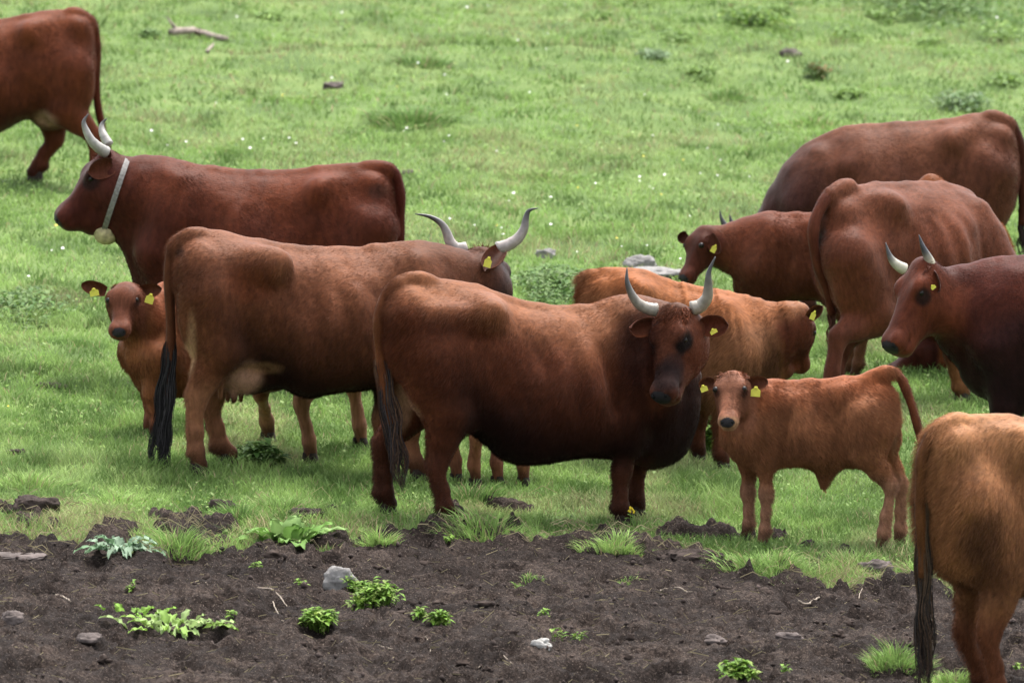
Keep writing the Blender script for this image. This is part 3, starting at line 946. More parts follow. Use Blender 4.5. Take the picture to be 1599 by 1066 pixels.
# --- D: the cow standing in the middle, looking back at the camera
if want('D'):
    c = Cow((840, 818), 20, True, .012, 1.0); c.base = np.array((.165, .062, .030))
    c.torso([(598, 480, 545, .05), (606, 460, 575, .13), (625, 444, 598, .19), (655, 436, 618, .235), (700, 438, 640, .265), (745, 448, 678, .275), (790, 466, 716, .31), (830, 477, 722, .335),
             (870, 481, 718, .335), (910, 483, 711, .315), (950, 477, 712, .28), (985, 470, 722, .235), (1015, 476, 727, .19), (1045, 500, 722, .145), (1070, 540, 700, .095), (1086, 590, 660, .05)])
    c.anatomy(hip=.30, withers=.80, bony=1.1)
    q = c.q
    # neck and dewlap
    c.sc.cone(q(945, 545), .20, q(1035, 535, -.08), .15, .12)
    c.sc.cone(q(970, 505), .12, q(1045, 505, -.15), .10, .10)
    c.sc.cone(q(1035, 555, -.05), .15, q(1062, 525, -.22), .12, .08)
    c.sc.cone(q(1078, 590), .05, q(1058, 672), .045, .08)
    c.sc.cone(q(1010, 700), .07, q(1050, 690), .055, .08)
    c.leg('H', -.17, [(680, 550), (702, 642), (684, 716), (694, 785), (707, 811)])
    c.leg('H', .17, [(650, 550), (652, 630), (600, 702), (599, 785), (603, 812)])
    c.leg('F', -.15, [(1000, 570), (985, 665), (971, 745), (969, 803), (972, 824)])
    c.leg('F', .15, [(1030, 570), (1012, 665), (996, 745), (993, 803), (993, 826)], .95)
    c.sc.cone(q(992, 600, -.14), .11, q(985, 680, -.15), .075, .08)
    c.sc.ell(q(728, 645, -.15), (.12, .05, .10), .07)                       # flank fold
    c.sc.ell(q(766, 490, -.255), (.060, .045, .05), .06); c.sc.cone(q(766, 492, -.24), .042, q(625, 492, -.13), .045, .10)
    c.sc.ell(q(803, 520, -.40), (.10, .085, .09), .09, sub=True)
    c.sc.ell(q(700, 520, -.39), (.14, .06, .08), .12, sub=True)
    c.sc.ell(q(700, 645, -.02), (.12, .09, .08), .05)                       # udder, small
    c.head((1051, 485), (1020, 613), .19, (-.60, -.77, .22), ref=q(1045, 520, -.38), wid=1.08, deep=1.22)
    c.forelock(1100, .062, (.24, .085, .04), wide=.20, t1=.2)
    c.horn([(1026, 484, 0), (1010, 481, .0), (996, 473, .02), (985, 457, .04), (979, 438, .05), (979, 418, .04)], .036, .5)
    c.horn([(1080, 482, 0), (1094, 477, .0), (1104, 464, .02), (1106, 445, .04), (1107, 425, .05), (1117, 401, .04)], .040, .5)
    c.ear((1094, 509), (1137, 508), .060, (-.25, -1, .0), .0, .02, cup=.5, inner=(.13, .045, .028))
    c.ear((1020, 506), (984, 514), .056, (.25, -.8, -.25), .0, .06, cup=.3, inner=(.10, .035, .02), col=(.20, .07, .035))
    c.tag((1114, 517), 11.44, 7.92, .06, roll=.5)
    c.tail([(668, 440, 0), (640, 437, 0), (612, 452, 0), (596, 480, 0), (592, 520, 0), (596, 570, 0), (602, 620, 0), (612, 660, 0)], .042, .026, col=(.20, .085, .042))
    c.switch([(596, 560, 0), (602, 610, 0), (612, 660, 0), (618, 700, 0), (622, 735, 0), (628, 772, 0)], .045, .062, 420, col=(.035, .028, .03), col2=(.10, .055, .035))
    pale = (.62, .46, .34)
    c.pblob(638, 640, -.02, (17, 62), pale, .95, .16)
    c.pblob(607, 500, 0, (9, 34), (.03, .018, .015), .9, .10)
    c.pblob(722, 672, -.05, (10, 22), (.25, .16, .10), .6, .08)
    c.pblob(1000, 545, -.20, (45, 75), (.045, .015, .012), .75, .3)
    c.blob(c.hp(.93, 0, -.30), .05, (.45, .30, .22), .8)
    c.blob(c.hp(.80, .06, -.08), .12, (.028, .020, .024), .9); c.blob(c.hp(.62, .12, -.08), .075, (.03, .022, .026), .7)
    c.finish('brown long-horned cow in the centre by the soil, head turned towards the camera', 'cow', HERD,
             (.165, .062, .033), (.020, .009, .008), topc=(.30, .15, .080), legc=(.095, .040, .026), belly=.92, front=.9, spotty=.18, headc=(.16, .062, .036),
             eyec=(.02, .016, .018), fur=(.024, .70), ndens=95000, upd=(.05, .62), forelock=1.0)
    DCOW = c

# --- C: the big cow left of her, facing away to the right
if want('C'):
    c = Cow((470, 738), 14, True, .013, 1.05); c.base = np.array((.17, .068, .038))
    c.torso([(273, 398, 455, .06), (281, 381, 480, .14), (300, 368, 505, .20), (340, 360, 530, .25), (385, 371, 552, .28), (430, 383, 592, .305), (470, 389, 618, .33), (510, 390, 614, .34),
             (560, 388, 606, .335), (610, 384, 602, .29), (650, 383, 606, .24), (690, 388, 600, .18), (715, 410, 560, .10)])
    c.anatomy(hip=.27, withers=.86, bony=1.05)
    q = c.q
    c.sc.cone(q(640, 460), .21, q(745, 442), .145, .12)
    c.sc.cone(q(660, 412), .07, q(735, 420), .07, .10)
    c.sc.cone(q(690, 480), .14, q(765, 455), .12, .10)
    c.leg('H', -.17, [(322, 460), (345, 545), (308, 624), (306, 715), (308, 743)])
    c.leg('H', .17, [(335, 460), (348, 550), (330, 628), (343, 703), (354, 725)])
    c.leg('F', -.15, [(650, 480), (625, 600), (640, 680), (648, 735), (652, 756)])
    c.leg('F', .15, [(640, 480), (606, 590), (597, 660), (600, 720), (603, 738)])
    c.sc.ell(q(437, 411, -.238), (.045, .035, .042), .12); c.sc.cone(q(430, 412, -.22), .028, q(298, 412, -.12), .035, .13)
    c.sc.ell(q(470, 436, -.40), (.10, .085, .09), .09, sub=True)
    c.sc.ell(q(382, 582, -.04), (.15, .12, .115), .045); c.sc.ell(q(400, 548, -.16), (.13, .05, .07), .06)
    c.sc.ell(q(415, 592, -.02), (.13, .09, .05), .06)
    for x, y, v in ((345, 607, -.08), (357, 612, .05), (366, 613, -.08), (377, 615, .04)):
        c.sc.cone(q(x, y - 12, v), .024, q(x - 1, y + 12, v), .014, .02)
    c.head((752, 394), (797, 480), -.40, (.25, .55, .8), ref=q(752, 410, .05))
    c.horn([(728, 388, 0), (713, 388, .0), (703, 378, .01), (697, 362, .02), (688, 348, .02), (670, 338, .02), (648, 334, .02)], .037, .45, base=(.36, .31, .28))
    c.horn([(776, 388, 0), (792, 383, .0), (808, 373, .0), (818, 358, .0), (821, 342, .0), (826, 329, .0), (840, 325, .0)], .037, .45, base=(.36, .31, .28))
    c.ear((783, 388), (757, 421), .058, (-.35, -.9, .1), .10, .20, cup=.5, inner=(.07, .03, .02))
    c.tag((762, 409), 11.44, 16.72, .27, roll=-.25)
    c.forelock(600, .07, (.16, .045, .025), wide=.2, down=.1)
    c.tail([(312, 366, 0), (290, 370, 0), (272, 385, 0), (265, 410, 0), (265, 460, 0), (267, 520, 0), (264, 570, 0), (258, 620, 0)], .040, .022, col=(.14, .06, .035))
    c.switch([(266, 530, 0), (262, 580, 0), (256, 630, 0), (250, 680, 0), (247, 720, 0), (250, 742, 0)], .03, .07, 520, col=(.02, .018, .02))
    c.pblob(297, 505, -.13, (12, 88), (.75, .60, .42), .95, .12)
    c.pblob(284, 435, -.08, (7, 66), (.02, .014, .014), .95, .10)
    c.pblob(378, 590, -.08, (34, 34), (.46, .33, .29), .95, .3)
    c.pblob(410, 572, -.1, (34, 13), (.45, .30, .20), .55, .3)
    c.blob(c.at_depth(797, 445, c.hd[0], -.15), (.20, .13, .16), (.022, .018, .022), .95)
    c.pblob(395, 440, -.3, (42, 40), (.17, .055, .022), .6, .3)
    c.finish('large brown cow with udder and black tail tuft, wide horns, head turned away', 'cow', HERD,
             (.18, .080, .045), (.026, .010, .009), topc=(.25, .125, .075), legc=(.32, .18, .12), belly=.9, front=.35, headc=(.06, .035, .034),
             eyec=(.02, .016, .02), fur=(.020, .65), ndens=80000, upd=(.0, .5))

# --- F: the calf standing on the right
if want('F'):
    c = Cow((1285, 852), 180, False, .010, .66, 'calf'); c.base = np.array((.27, .12, .07))
    c.torso([(1396, 625, 670, .04), (1391, 608, 680, .09), (1376, 594, 688, .125), (1350, 591, 702, .150), (1315, 593, 724, .165), (1280, 596, 731, .18), (1245, 597, 724, .18), (1210, 597, 727, .16),
             (1185, 600, 731, .14), (1160, 614, 724, .115), (1142, 645, 710, .07), (1134, 670, 690, .035)], k=.03)
    c.anatomy(hip=.28, withers=.82, bony=.7)
    q = c.q
    c.sc.cone(q(1195, 640), .125, q(1152, 625, .05), .10, .07)
    c.sc.cone(q(1155, 640, .03), .11, q(1150, 680), .09, .07)
    c.leg('H', .10, [(1352, 650), (1352, 708), (1388, 757), (1379, 832), (1376, 855)], .92)
    c.leg('H', -.10, [(1362, 650), (1374, 710), (1404, 756), (1405, 828), (1405, 852)], .92)
    c.leg('F', .09, [(1192, 665), (1194, 718), (1195, 772), (1193, 826), (1192, 847)], .92)
    c.leg('F', -.09, [(1175, 665), (1170, 718), (1167, 772), (1167, 820), (1166, 841)], .92)
    c.sc.cone(q(1290, 718), .085, q(1286, 757), .022, .05)       # sheath with its tuft
    c.sc.ell(q(1335, 712), (.10, .06, .05), .05)
    c.head((1143, 585), (1134, 652), .23, (-.16, -.80, .45), ref=q(1150, 600, .12), wid=1.03)
    c.ear((1164, 600), (1199, 596), .040, (-.1, -1, .1), .02, .03, cup=.55, inner=(.13, .055, .035), droop=-.02)
    c.ear((1116, 597), (1091, 600), .036, (.1, -1, .0), .02, .02, cup=.5)
    c.forelock(650, .055, (.30, .13, .075), wide=.22)
    c.tag((1180, 611), 14.96, 15.84, .07, roll=-.08)
    c.tag((1099, 606), 11.44, 10.56, .06, roll=.35)
    P = c.tail([(1350, 596, 0), (1368, 586, 0), (1390, 580, 0), (1406, 590, 0), (1417, 614, 0), (1427, 645, 0), (1436, 680, 0), (1440, 698, 0)], .030, .019, col=(.19, .075, .04))
    c.switch([(1434, 675, 0), (1439, 692, 0), (1441, 703, 0)], .014, .012, 60, col=(.06, .03, .02), wave=.004)
    c.switch([(1285, 752, 0), (1286, 762, 0), (1289, 772, 0)], .012, .010, 50, col=(.35, .2, .08), wave=.004)
    c.pblob(1396, 690, 0, (6, 40), (.42, .28, .18), .8, .08)
    c.pblob(1163, 640, .1, (16, 30), (.26, .13, .06), .6, .1)
    c.finish('reddish calf standing on the right with lifted tail, facing the camera, two yellow ear tags', 'calf', CALVES,
             (.38, .20, .115), (.36, .20, .13), topc=(.38, .16, .08), legc=(.40, .26, .20), belly=.35, front=.1, headc=(.32, .17, .12),
             muzc=(.50, .36, .25), fur=(.022, .75), ndens=60000, forelock=.9, eyec=(.07, .03, .02), shagk=.5)

# --- the calf at the left edge of the herd
if want('O'):
    c = Cow((285, 676), 232, False, .0105, .72, 'calf'); c.base = np.array((.19, .075, .035))
    c.torso([(218, 515, 590, .04), (224, 482, 612, .10), (238, 458, 618, .145), (258, 446, 618, .175), (285, 444, 616, .19), (312, 446, 612, .18), (332, 452, 602, .14), (344, 475, 580, .06)], k=.03)
    c.anatomy(hip=.28, withers=.8, bony=.7)
    q = c.q
    c.sc.cone(q(240, 510), .125, q(214, 490), .10, .07)
    c.sc.cone(q(214, 500), .10, q(202, 470), .09, .06)
    c.sc.cone(q(222, 560), .09, q(212, 510), .06, .06)
    c.leg('F', -.10, [(240, 560), (238, 615), (236, 640), (234, 668), (233, 684)], 1.0)
    c.leg('F', .10, [(240, 560), (240, 615), (242, 645), (243, 675), (243, 692)], 1.0)
    c.leg('H', -.10, [(330, 540), (322, 590), (336, 615), (332, 650), (331, 664)], 1.0)
    c.leg('H', .10, [(330, 540), (322, 590), (336, 615), (332, 650), (331, 664)], 1.0)
    c.head((195, 447), (184, 511), .24, (-.12, -.82, .45), ref=q(214, 480, 0.02), wid=1.03)
    c.ear((166, 455), (127, 444), .040, (.15, -1, .1), .02, .03, cup=.5, inner=(.13, .055, .035), droop=.01)
    c.ear((213, 458), (252, 451), .042, (-.1, -1, .1), .02, .03, cup=.55, inner=(.13, .055, .035), droop=-.01)
    c.forelock(650, .055, (.30, .11, .055), wide=.22)
    c.tag((147, 456), 14.08, 12.32, .08, roll=.2)
    c.tag((234, 466), 13.2, 15.84, .08, roll=-.3)
    c.tail([(338, 460, 0), (348, 480, 0), (352, 530, 0), (350, 580, 0)], .03, .016)
    c.finish('brown calf at left half hidden behind a black cow tail, facing the camera', 'calf', CALVES,
             (.30, .14, .07), (.20, .095, .055), topc=(.31, .12, .055), legc=(.26, .12, .075), belly=.4, front=.1, headc=(.20, .088, .058), fur=(.022, .75), ndens=55000, forelock=.9, eyec=(.07, .03, .02), shagk=.5)

# --- B: the cow with the bell
if want('B'):
    c = Cow((400, 603), 180, True, .014, 1.0); c.base = np.array((.13, .042, .024))
    c.torso([(616, 310, 370, .05), (611, 285, 410, .12), (600, 269, 440, .18), (575, 259, 462, .23), (545, 257, 472, .26), (500, 262, 482, .285), (450, 269, 492, .32), (400, 270, 500, .345),
             (350, 266, 500, .34), (300, 261, 497, .30), (262, 256, 492, .25), (235, 262, 480, .18), (215, 300, 462, .11), (207, 350, 440, .06)])
    c.anatomy(hip=.27, withers=.86, bony=.9)
    q = c.q
    c.sc.cone(q(275, 340), .26, q(205, 305), .185, .14)
    c.sc.cone(q(265, 285), .10, q(195, 268), .075, .10)
    c.sc.cone(q(230, 390), .13, q(190, 335), .10, .10)
    c.sc.cone(q(205, 300), .18, q(178, 290), .15, .08)
    for v in (.17, -.17):
        c.leg('H', v, [(580, 360), (560, 460), (602, 510), (598, 580), (594, 600)])
    for v in (.15, -.15):
        c.leg('F', v, [(255, 400), (258, 480), (254, 540), (252, 585), (250, 602)])
    c.head((164, 241), (77, 334), .03, (-.75, -.12, .65), ref=q(165, 270, .0), deep=1.12)
    c.sc.chain([q(110, 330), q(146, 347), q(180, 342)], [.045, .055, .10], .08)
    c.horn([(166, 238, .09), (156, 232, .12), (143, 220, .15), (134, 203, .16), (131, 190, .16), (138, 178, .15)], .036, .6, base=(.33, .31, .28))
    c.horn([(170, 226, -.10), (163, 214, -.12), (159, 203, -.14), (160, 193, -.15), (167, 185, -.15)], .030, .6, base=(.33, .31, .28))
    c.ear((177, 258), (138, 268), .062, (-.15, -1, -.15), .13, .17, cup=.3, droop=.02, inner=(.12, .045, .028), col=(.13, .05, .03))
    c.forelock(600, .07, (.16, .045, .022), wide=.18, down=.1)
    c.tail([(575, 262, 0), (600, 263, 0), (617, 274, 0), (624, 300, 0), (625, 340, 0), (623, 400, 0), (621, 470, 0)], .040, .024, col=(.10, .026, .018))
    c.switch([(622, 440, 0), (620, 500, 0), (618, 560, 0)], .02, .05, 150)
    c.pblob(590, 300, .2, (18, 14), (.09, .05, .045), .6, .2)
    c.pblob(235, 262, 0, (40, 12), (.05, .015, .012), .7, .15)
    c.blob(c.hp(.36, .2, -.08), .06, (.03, .014, .014), .8)
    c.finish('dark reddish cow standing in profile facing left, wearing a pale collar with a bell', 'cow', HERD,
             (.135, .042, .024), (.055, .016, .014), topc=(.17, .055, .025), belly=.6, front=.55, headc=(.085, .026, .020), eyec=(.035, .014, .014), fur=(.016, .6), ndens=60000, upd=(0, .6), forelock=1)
    # collar strap and bell: worn, so a thing of its own
    S_ = [((c.q(x, y)), r) for x, y, r in ((194, 256, 0), (163, 365, 0))]
    t0, t1 = c.q(199, 250), c.q(163, 358)
    mid = (t0 + t1) / 2; half = np.linalg.norm(t1 - t0) / 2; ax = (t1 - t0) / (2 * half)
    nrm = np.cross(ax, [0, 1, 0])
    B = Bag(); ring = []
    for k in range(48):
        a = 2 * math.pi * k / 48
        ring.append(mid + ax * math.cos(a) * (half + .012) + np.array([0, 1, 0]) * math.sin(a) * .20 * (1 - .12 * math.cos(a)))
    ring = np.array(ring); wdt = nrm * .016
    V = []
    for i in range(48):
        o = ring[i] - mid; o /= np.linalg.norm(o)
        V += [ring[i] - wdt, ring[i] + wdt, ring[i] + wdt + o * .006, ring[i] - wdt + o * .006]
    F = [[i * 4 + a, i * 4 + (a + 1) % 4, ((i + 1) % 48) * 4 + (a + 1) % 4, ((i + 1) % 48) * 4 + a] for i in range(48) for a in range(4)]
    MAT_STRAP = plain_mat('worn_collar_strap', (.15, .14, .13), .75, .3, nscale=60, namt=.35, bump=.3)
    MAT_BELL = plain_mat('dull_brass_bell', (.33, .28, .15), .6, .3, nscale=35, namt=.35, bump=.3)
    rt = bpy.data.objects.new('bell_collar', None); COL.objects.link(rt); rt.location = c.G; rt.rotation_euler = (0, 0, c.psi)
    rt['label'] = 'pale worn neck collar with a round brass bell on the cow in profile at left'; rt['category'] = 'bell collar'
    link('strap', mesh_from_arrays('strap', V, np.array(F), MAT_STRAP, False), rt)
    bc = c.q(166, 365, .02); BS = 1.22
    Vb = []; prof = [(.0, .052), (.03, .050), (.05, .040), (.062, .024), (.064, .0), (.058, -.022), (.042, -.042), (.02, -.052), (0, -.053)]
    for r, z in prof:
        for k in range(16):
            a = 2 * math.pi * k / 16
            Vb.append((bc[0] + BS * r * math.cos(a), bc[1] + BS * r * math.sin(a), bc[2] + BS * z))
    Fb = [[i * 16 + k, (i + 1) * 16 + k, (i + 1) * 16 + (k + 1) % 16, i * 16 + (k + 1) % 16] for i in range(len(prof) - 1) for k in range(16)]
    link('bell', mesh_from_arrays('bell', Vb, np.array(Fb), MAT_BELL), rt)
    V2, F2 = sweep([bc + np.array([.0, 0, .045]), bc + np.array([.0, 0, .085])], [.014, .014], 8)
    link('buckle', mesh_from_arrays('buckle', V2, F2, MAT_WOOD), rt)

# --- A: the cow cut by the left edge at the back
if want('A'):
    c = Cow((30, 285), 180, True, .016, 1.0); c.base = np.array((.15, .052, .028))
    c.torso([(149, 50, 110, .06), (146, 38, 135, .12), (136, 26, 155, .18), (115, 18, 168, .225), (88, 16, 175, .26), (62, 18, 182, .285), (38, 27, 187, .31), (0, 33, 205, .345),
             (-50, 38, 220, .35), (-110, 38, 220, .30), (-160, 35, 210, .24), (-190, 50, 195, .15), (-205, 80, 170, .07)])
    c.anatomy(hip=.27, withers=.86)
    q = c.q
    c.sc.cone(q(-140, 110), .24, q(-240, 80), .16, .12)
    c.leg('H', .17, [(112, 110), (100, 170), (145, 214), (150, 275), (150, 298)])
    c.leg('H', -.17, [(100, 110), (78, 160), (84, 208), (62, 258), (57, 276)], 1.25)
    c.leg('F', .15, [(-150, 120), (-150, 200), (-150, 250), (-150, 290), (-150, 305)])
    c.leg('F', -.15, [(-160, 120), (-165, 200), (-168, 240), (-170, 280), (-170, 292)])
    c.sc.ell(q(80, 180), (.15, .12, .11), .04)
    for x, y, v in ((66, 186, .07), (76, 190, .07), (72, 188, -.06), (86, 186, -.06)):
        c.sc.cone(q(x, y - 6, v), .022, q(x, y + 8, v), .013, .02)
    c.head((-265, 60), (-345, 120), .03, (-.7, -.1, .7))
    c.horn([(-264, 58, .1), (-280, 40, .12), (-284, 20, .12)], .034); c.horn([(-262, 55, -.1), (-275, 38, -.12), (-278, 20, -.12)], .034)
    c.ear((-250, 70), (-225, 78), .05, (0, -1, 0), .1, .12); c.ear((-252, 66), (-232, 68), .05, (0, -1, 0), -.1, -.12)
    c.tail([(112, 20, 0), (130, 26, 0), (145, 42, 0), (151, 70, 0), (150, 110, 0), (152, 160, 0), (160, 200, 0), (168, 235, 0)], .040, .022, col=(.12, .035, .02))
    c.switch([(160, 205, 0), (170, 240, 0), (172, 275, 0)], .02, .04, 120, col=(.07, .025, .018))
    c.pblob(80, 182, 0, (30, 20), (.55, .42, .36), .9, .3)
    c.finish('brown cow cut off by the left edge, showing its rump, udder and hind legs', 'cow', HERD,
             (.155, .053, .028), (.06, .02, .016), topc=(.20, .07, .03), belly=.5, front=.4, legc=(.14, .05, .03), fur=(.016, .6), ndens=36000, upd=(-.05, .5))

# --- J: the cow grazing at the back right
if want('J'):
    c = Cow((1400, 500), 180, True, .016, 1.0); c.base = np.array((.15, .062, .040))
    c.torso([(1590, 235, 290, .05), (1586, 215, 320, .12), (1574, 196, 335, .18), (1550, 183, 352, .23), (1520, 177, 372, .27), (1480, 188, 388, .30), (1430, 193, 398, .34), (1370, 196, 402, .35),
             (1320, 200, 400, .33), (1280, 215, 396, .28), (1250, 238, 390, .22), (1225, 275, 385, .15), (1208, 310, 378, .09)])
    c.anatomy(hip=.26, withers=.84)
    q = c.q
    c.sc.cone(q(1265, 300), .24, q(1195, 375), .14, .12)
    for v in (.17, -.17):
        c.leg('H', v, [(1545, 270), (1525, 360), (1556, 405), (1552, 475), (1548, 498)])
    for v in (.15, -.15):
        c.leg('F', v, [(1270, 300), (1268, 390), (1265, 440), (1262, 480), (1260, 494)])
    c.sc.ell(q(1500, 385), (.16, .12, .11), .06)
    c.head((1152, 362), (1168, 428), -.30, (.1, .8, .5), ref=q(1165, 385, 0))
    c.horn([(1140, 362, .05), (1131, 350, .05), (1126, 340, .05), (1124, 328, .05)], .022, .0, ref=c.hd[0], base=(.12, .11, .11))
    c.horn([(1150, 360, -.1), (1144, 350, -.1), (1141, 343, -.1), (1139, 334, -.1)], .022, .0, ref=c.hd[0], base=(.16, .15, .15))
    c.ear((1158, 366), (1170, 385), .05, (0, -1, 0), .1, .1); c.ear((1150, 366), (1160, 385), .05, (0, -1, 0), -.1, -.1)
    c.tail([(1545, 182, 0), (1565, 187, 0), (1582, 200, 0), (1592, 225, 0), (1596, 260, 0), (1597, 310, 0), (1596, 350, 0)], .042, .026, col=(.08, .028, .02))
    c.switch([(1597, 320, 0), (1596, 370, 0), (1594, 403, 0)], .022, .035, 160, col=(.03, .018, .018))
    c.pblob(1262, 330, .0, (50, 70), (.045, .02, .022), .8, .5)
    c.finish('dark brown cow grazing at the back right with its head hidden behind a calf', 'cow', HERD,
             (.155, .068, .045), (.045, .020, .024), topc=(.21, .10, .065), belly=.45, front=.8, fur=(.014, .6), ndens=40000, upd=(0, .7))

# --- M: brown calf facing left in front of her
if want('M'):
    c = Cow((1235, 588), 180, False, .0125, .76, 'calf'); c.base = np.array((.13, .046, .026))
    c.torso([(1340, 365, 420, .05), (1332, 348, 450, .12), (1315, 338, 462, .17), (1285, 335, 466, .19), (1250, 335, 468, .205), (1215, 336, 470, .205), (1190, 340, 474, .18), (1165, 352, 470, .14), (1148, 372, 458, .09)], k=.03)
    c.anatomy(hip=.28, withers=.78, bony=.6)
    q = c.q
    c.sc.cone(q(1195, 385), .17, q(1135, 392, .03), .12, .09)
    c.sc.cone(q(1190, 360), .08, q(1125, 370, .03), .07, .08)
    c.leg('H', .11, [(1322, 400), (1310, 465), (1345, 510), (1340, 558), (1337, 577)], 1.0)
    c.leg('H', -.11, [(1322, 400), (1310, 465), (1335, 510), (1330, 555), (1328, 570)], 1.0)
    c.leg('F', .10, [(1185, 420), (1188, 480), (1188, 530), (1188, 575), (1188, 590)], 1.0)
    c.leg('F', -.10, [(1200, 420), (1222, 478), (1226, 530), (1228, 575), (1228, 588)], 1.0)
    c.head((1098, 358), (1060, 430), .12, (-.72, -.55, .40), ref=q(1110, 375, .06), wid=.95)
    c.ear((1108, 366), (1122, 396), .042, (-.35, -.9, .0), .10, .12, cup=.5, inner=(.10, .04, .025))
    c.ear((1074, 366), (1059, 376), .036, (.2, -.9, .2), -.02, -.02, cup=.4)
    c.tag((1115, 388), 7.92, 13.2, .18, roll=-.5)
    c.tail([(1330, 345, 0), (1342, 355, 0), (1347, 390, 0), (1346, 440, 0)], .03, .016)
    c.finish('brown calf with a yellow ear tag facing left, behind the horns of the centre cow', 'calf', CALVES,
             (.19, .078, .045), (.085, .030, .020), topc=(.20, .07, .035), belly=.4, front=.25, legc=(.20, .11, .07), headc=(.12, .045, .032), fur=(.016, .7), ndens=36000, forelock=.5)

# --- K: the stout cow at right, seen from behind
if want('K'):
    c = Cow((1400, 630), 42, True, .015, 1.0); c.base = np.array((.15, .060, .040))
    c.torso([(1287, 350, 420, .06), (1292, 325, 455, .13), (1306, 304, 480, .19), (1330, 291, 494, .24), (1362, 289, 504, .28), (1400, 288, 512, .325), (1440, 287, 518, .35), (1475, 288, 518, .34),
             (1505, 298, 510, .30), (1530, 320, 495, .23), (1545, 350, 475, .13)])
    c.anatomy(hip=.28, withers=.86)
    q = c.q
    c.sc.cone(q(1510, 390), .22, q(1560, 470), .14, .12)
    c.leg('H', -.17, [(1325, 400), (1362, 490), (1309, 522), (1297, 602), (1297, 632)], 1.08)
    c.leg('H', .17, [(1325, 400), (1352, 490), (1316, 530), (1303, 590), (1301, 606)])
    c.leg('F', -.15, [(1500, 420), (1480, 500), (1487, 560), (1499, 612), (1502, 630)])
    c.leg('F', .15, [(1530, 420), (1540, 500), (1560, 560), (1565, 610), (1565, 622)])
    c.sc.ell(q(1368, 488, -.02), (.16, .12, .12), .06)
    c.head((1560, 480), (1585, 570), .05, (.8, .3, .4), ref=q(1560, 490))
    c.horn([(1558, 480, .1), (1550, 465, .12), (1552, 452, .14)], .03); c.horn([(1562, 480, -.1), (1560, 465, -.12), (1563, 452, -.14)], .03)
    c.ear((1555, 487), (1545, 505), .05, (0, -1, 0), .1, .1); c.ear((1565, 487), (1575, 500), .05, (0, -1, 0), -.1, -.1)
    c.tail([(1325, 290, 0), (1308, 296, 0), (1290, 312, 0), (1275, 338, 0), (1270, 370, 0), (1276, 410, 0), (1290, 450, 0), (1299, 490, 0)], .046, .026, col=(.14, .052, .035))
    c.switch([(1296, 470, 0), (1300, 510, 0), (1298, 545, 0)], .02, .03, 120, col=(.09, .035, .025))
    c.pblob(1289, 385, 0, (9, 32), (.02, .016, .018), .95, .10)
    c.pblob(1370, 490, -.02, (32, 28), (.27, .17, .08), .85, .3)
    c.pblob(1495, 590, -.15, (25, 50), (.27, .15, .07), .8, .12)
    c.finish('stout brown cow at right seen from behind, with thick curved tail and yellowish udder', 'cow', HERD,
             (.17, .068, .042), (.10, .040, .028), topc=(.20, .088, .055), belly=.4, front=.2, legc=(.15, .062, .045), fur=(.014, .6), ndens=44000)

# --- L: the dark horned cow entering from the right
if want('L'):
    c = Cow((1600, 764), 180, True, .014, 1.0); c.base = np.array((.085, .028, .020))
    c.torso([(1965, 450, 540, .06), (1950, 420, 590, .16), (1900, 398, 640, .26), (1820, 404, 668, .33), (1740, 408, 668, .35), (1660, 405, 655, .32), (1610, 401, 645, .28),
             (1570, 406, 635, .24), (1540, 414, 622, .19), (1518, 430, 605, .13), (1505, 455, 585, .06)])
    c.anatomy(hip=.27, withers=.86)
    q = c.q
    c.sc.cone(q(1590, 500), .27, q(1510, 485), .19, .14)
    c.sc.cone(q(1520, 485), .19, q(1472, 480, .04), .16, .10)
    c.sc.cone(q(1560, 440), .09, q(1475, 445, .03), .08, .10)
    c.sc.cone(q(1545, 580), .10, q(1490, 535), .07, .10)
    for v in (.15, -.15):
        c.leg('F', v, [(1575, 530), (1570, 640), (1575, 700), (1574, 750), (1574, 766)])
    for v in (.17, -.17):
        c.leg('H', v, [(1920, 530), (1890, 620), (1935, 690), (1930, 760), (1928, 780)])
    c.head((1437, 412), (1375, 533), .16, (-.80, -.48, .32), ref=q(1450, 440, .12), deep=1.22, wid=1.05)
    c.horn([(1412, 420, .06), (1403, 415, .08), (1394, 407, .09), (1388, 396, .09), (1383, 379, .08)], .033, .42, base=(.50, .46, .36), tip=(.02, .02, .02))
    c.horn([(1452, 421, .02), (1452, 411, .03), (1448, 400, .04), (1441, 385, .05), (1435, 367, .05)], .036, .35, base=(.46, .40, .28), tip=(.02, .02, .025))
    c.ear((1453, 424), (1464, 457), .045, (-.6, -.8, .0), .08, .10, cup=.5, inner=(.09, .04, .02))
    c.forelock(480, .05, (.13, .05, .035), wide=.17)
    c.tag((1457, 448), 7.92, 7.04, .16, roll=.7)
    c.tail([(1950, 410, 0), (1968, 430, 0), (1972, 500, 0), (1970, 600, 0)], .04, .02)
    c.blob(c.hp(.37, .21, -.09), (.052, .06, .062), (.022, .015, .018), .9)
    c.pblob(1590, 560, .2, (70, 90), (.022, .012, .018), .7, .4)
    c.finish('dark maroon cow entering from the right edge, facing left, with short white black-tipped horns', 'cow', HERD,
             (.115, .034, .022), (.024, .011, .014), topc=(.13, .036, .022), belly=.9, front=.3, headc=(.155, .052, .030), fur=(.014, .6), ndens=46000, upd=(.1, .75), forelock=.8)

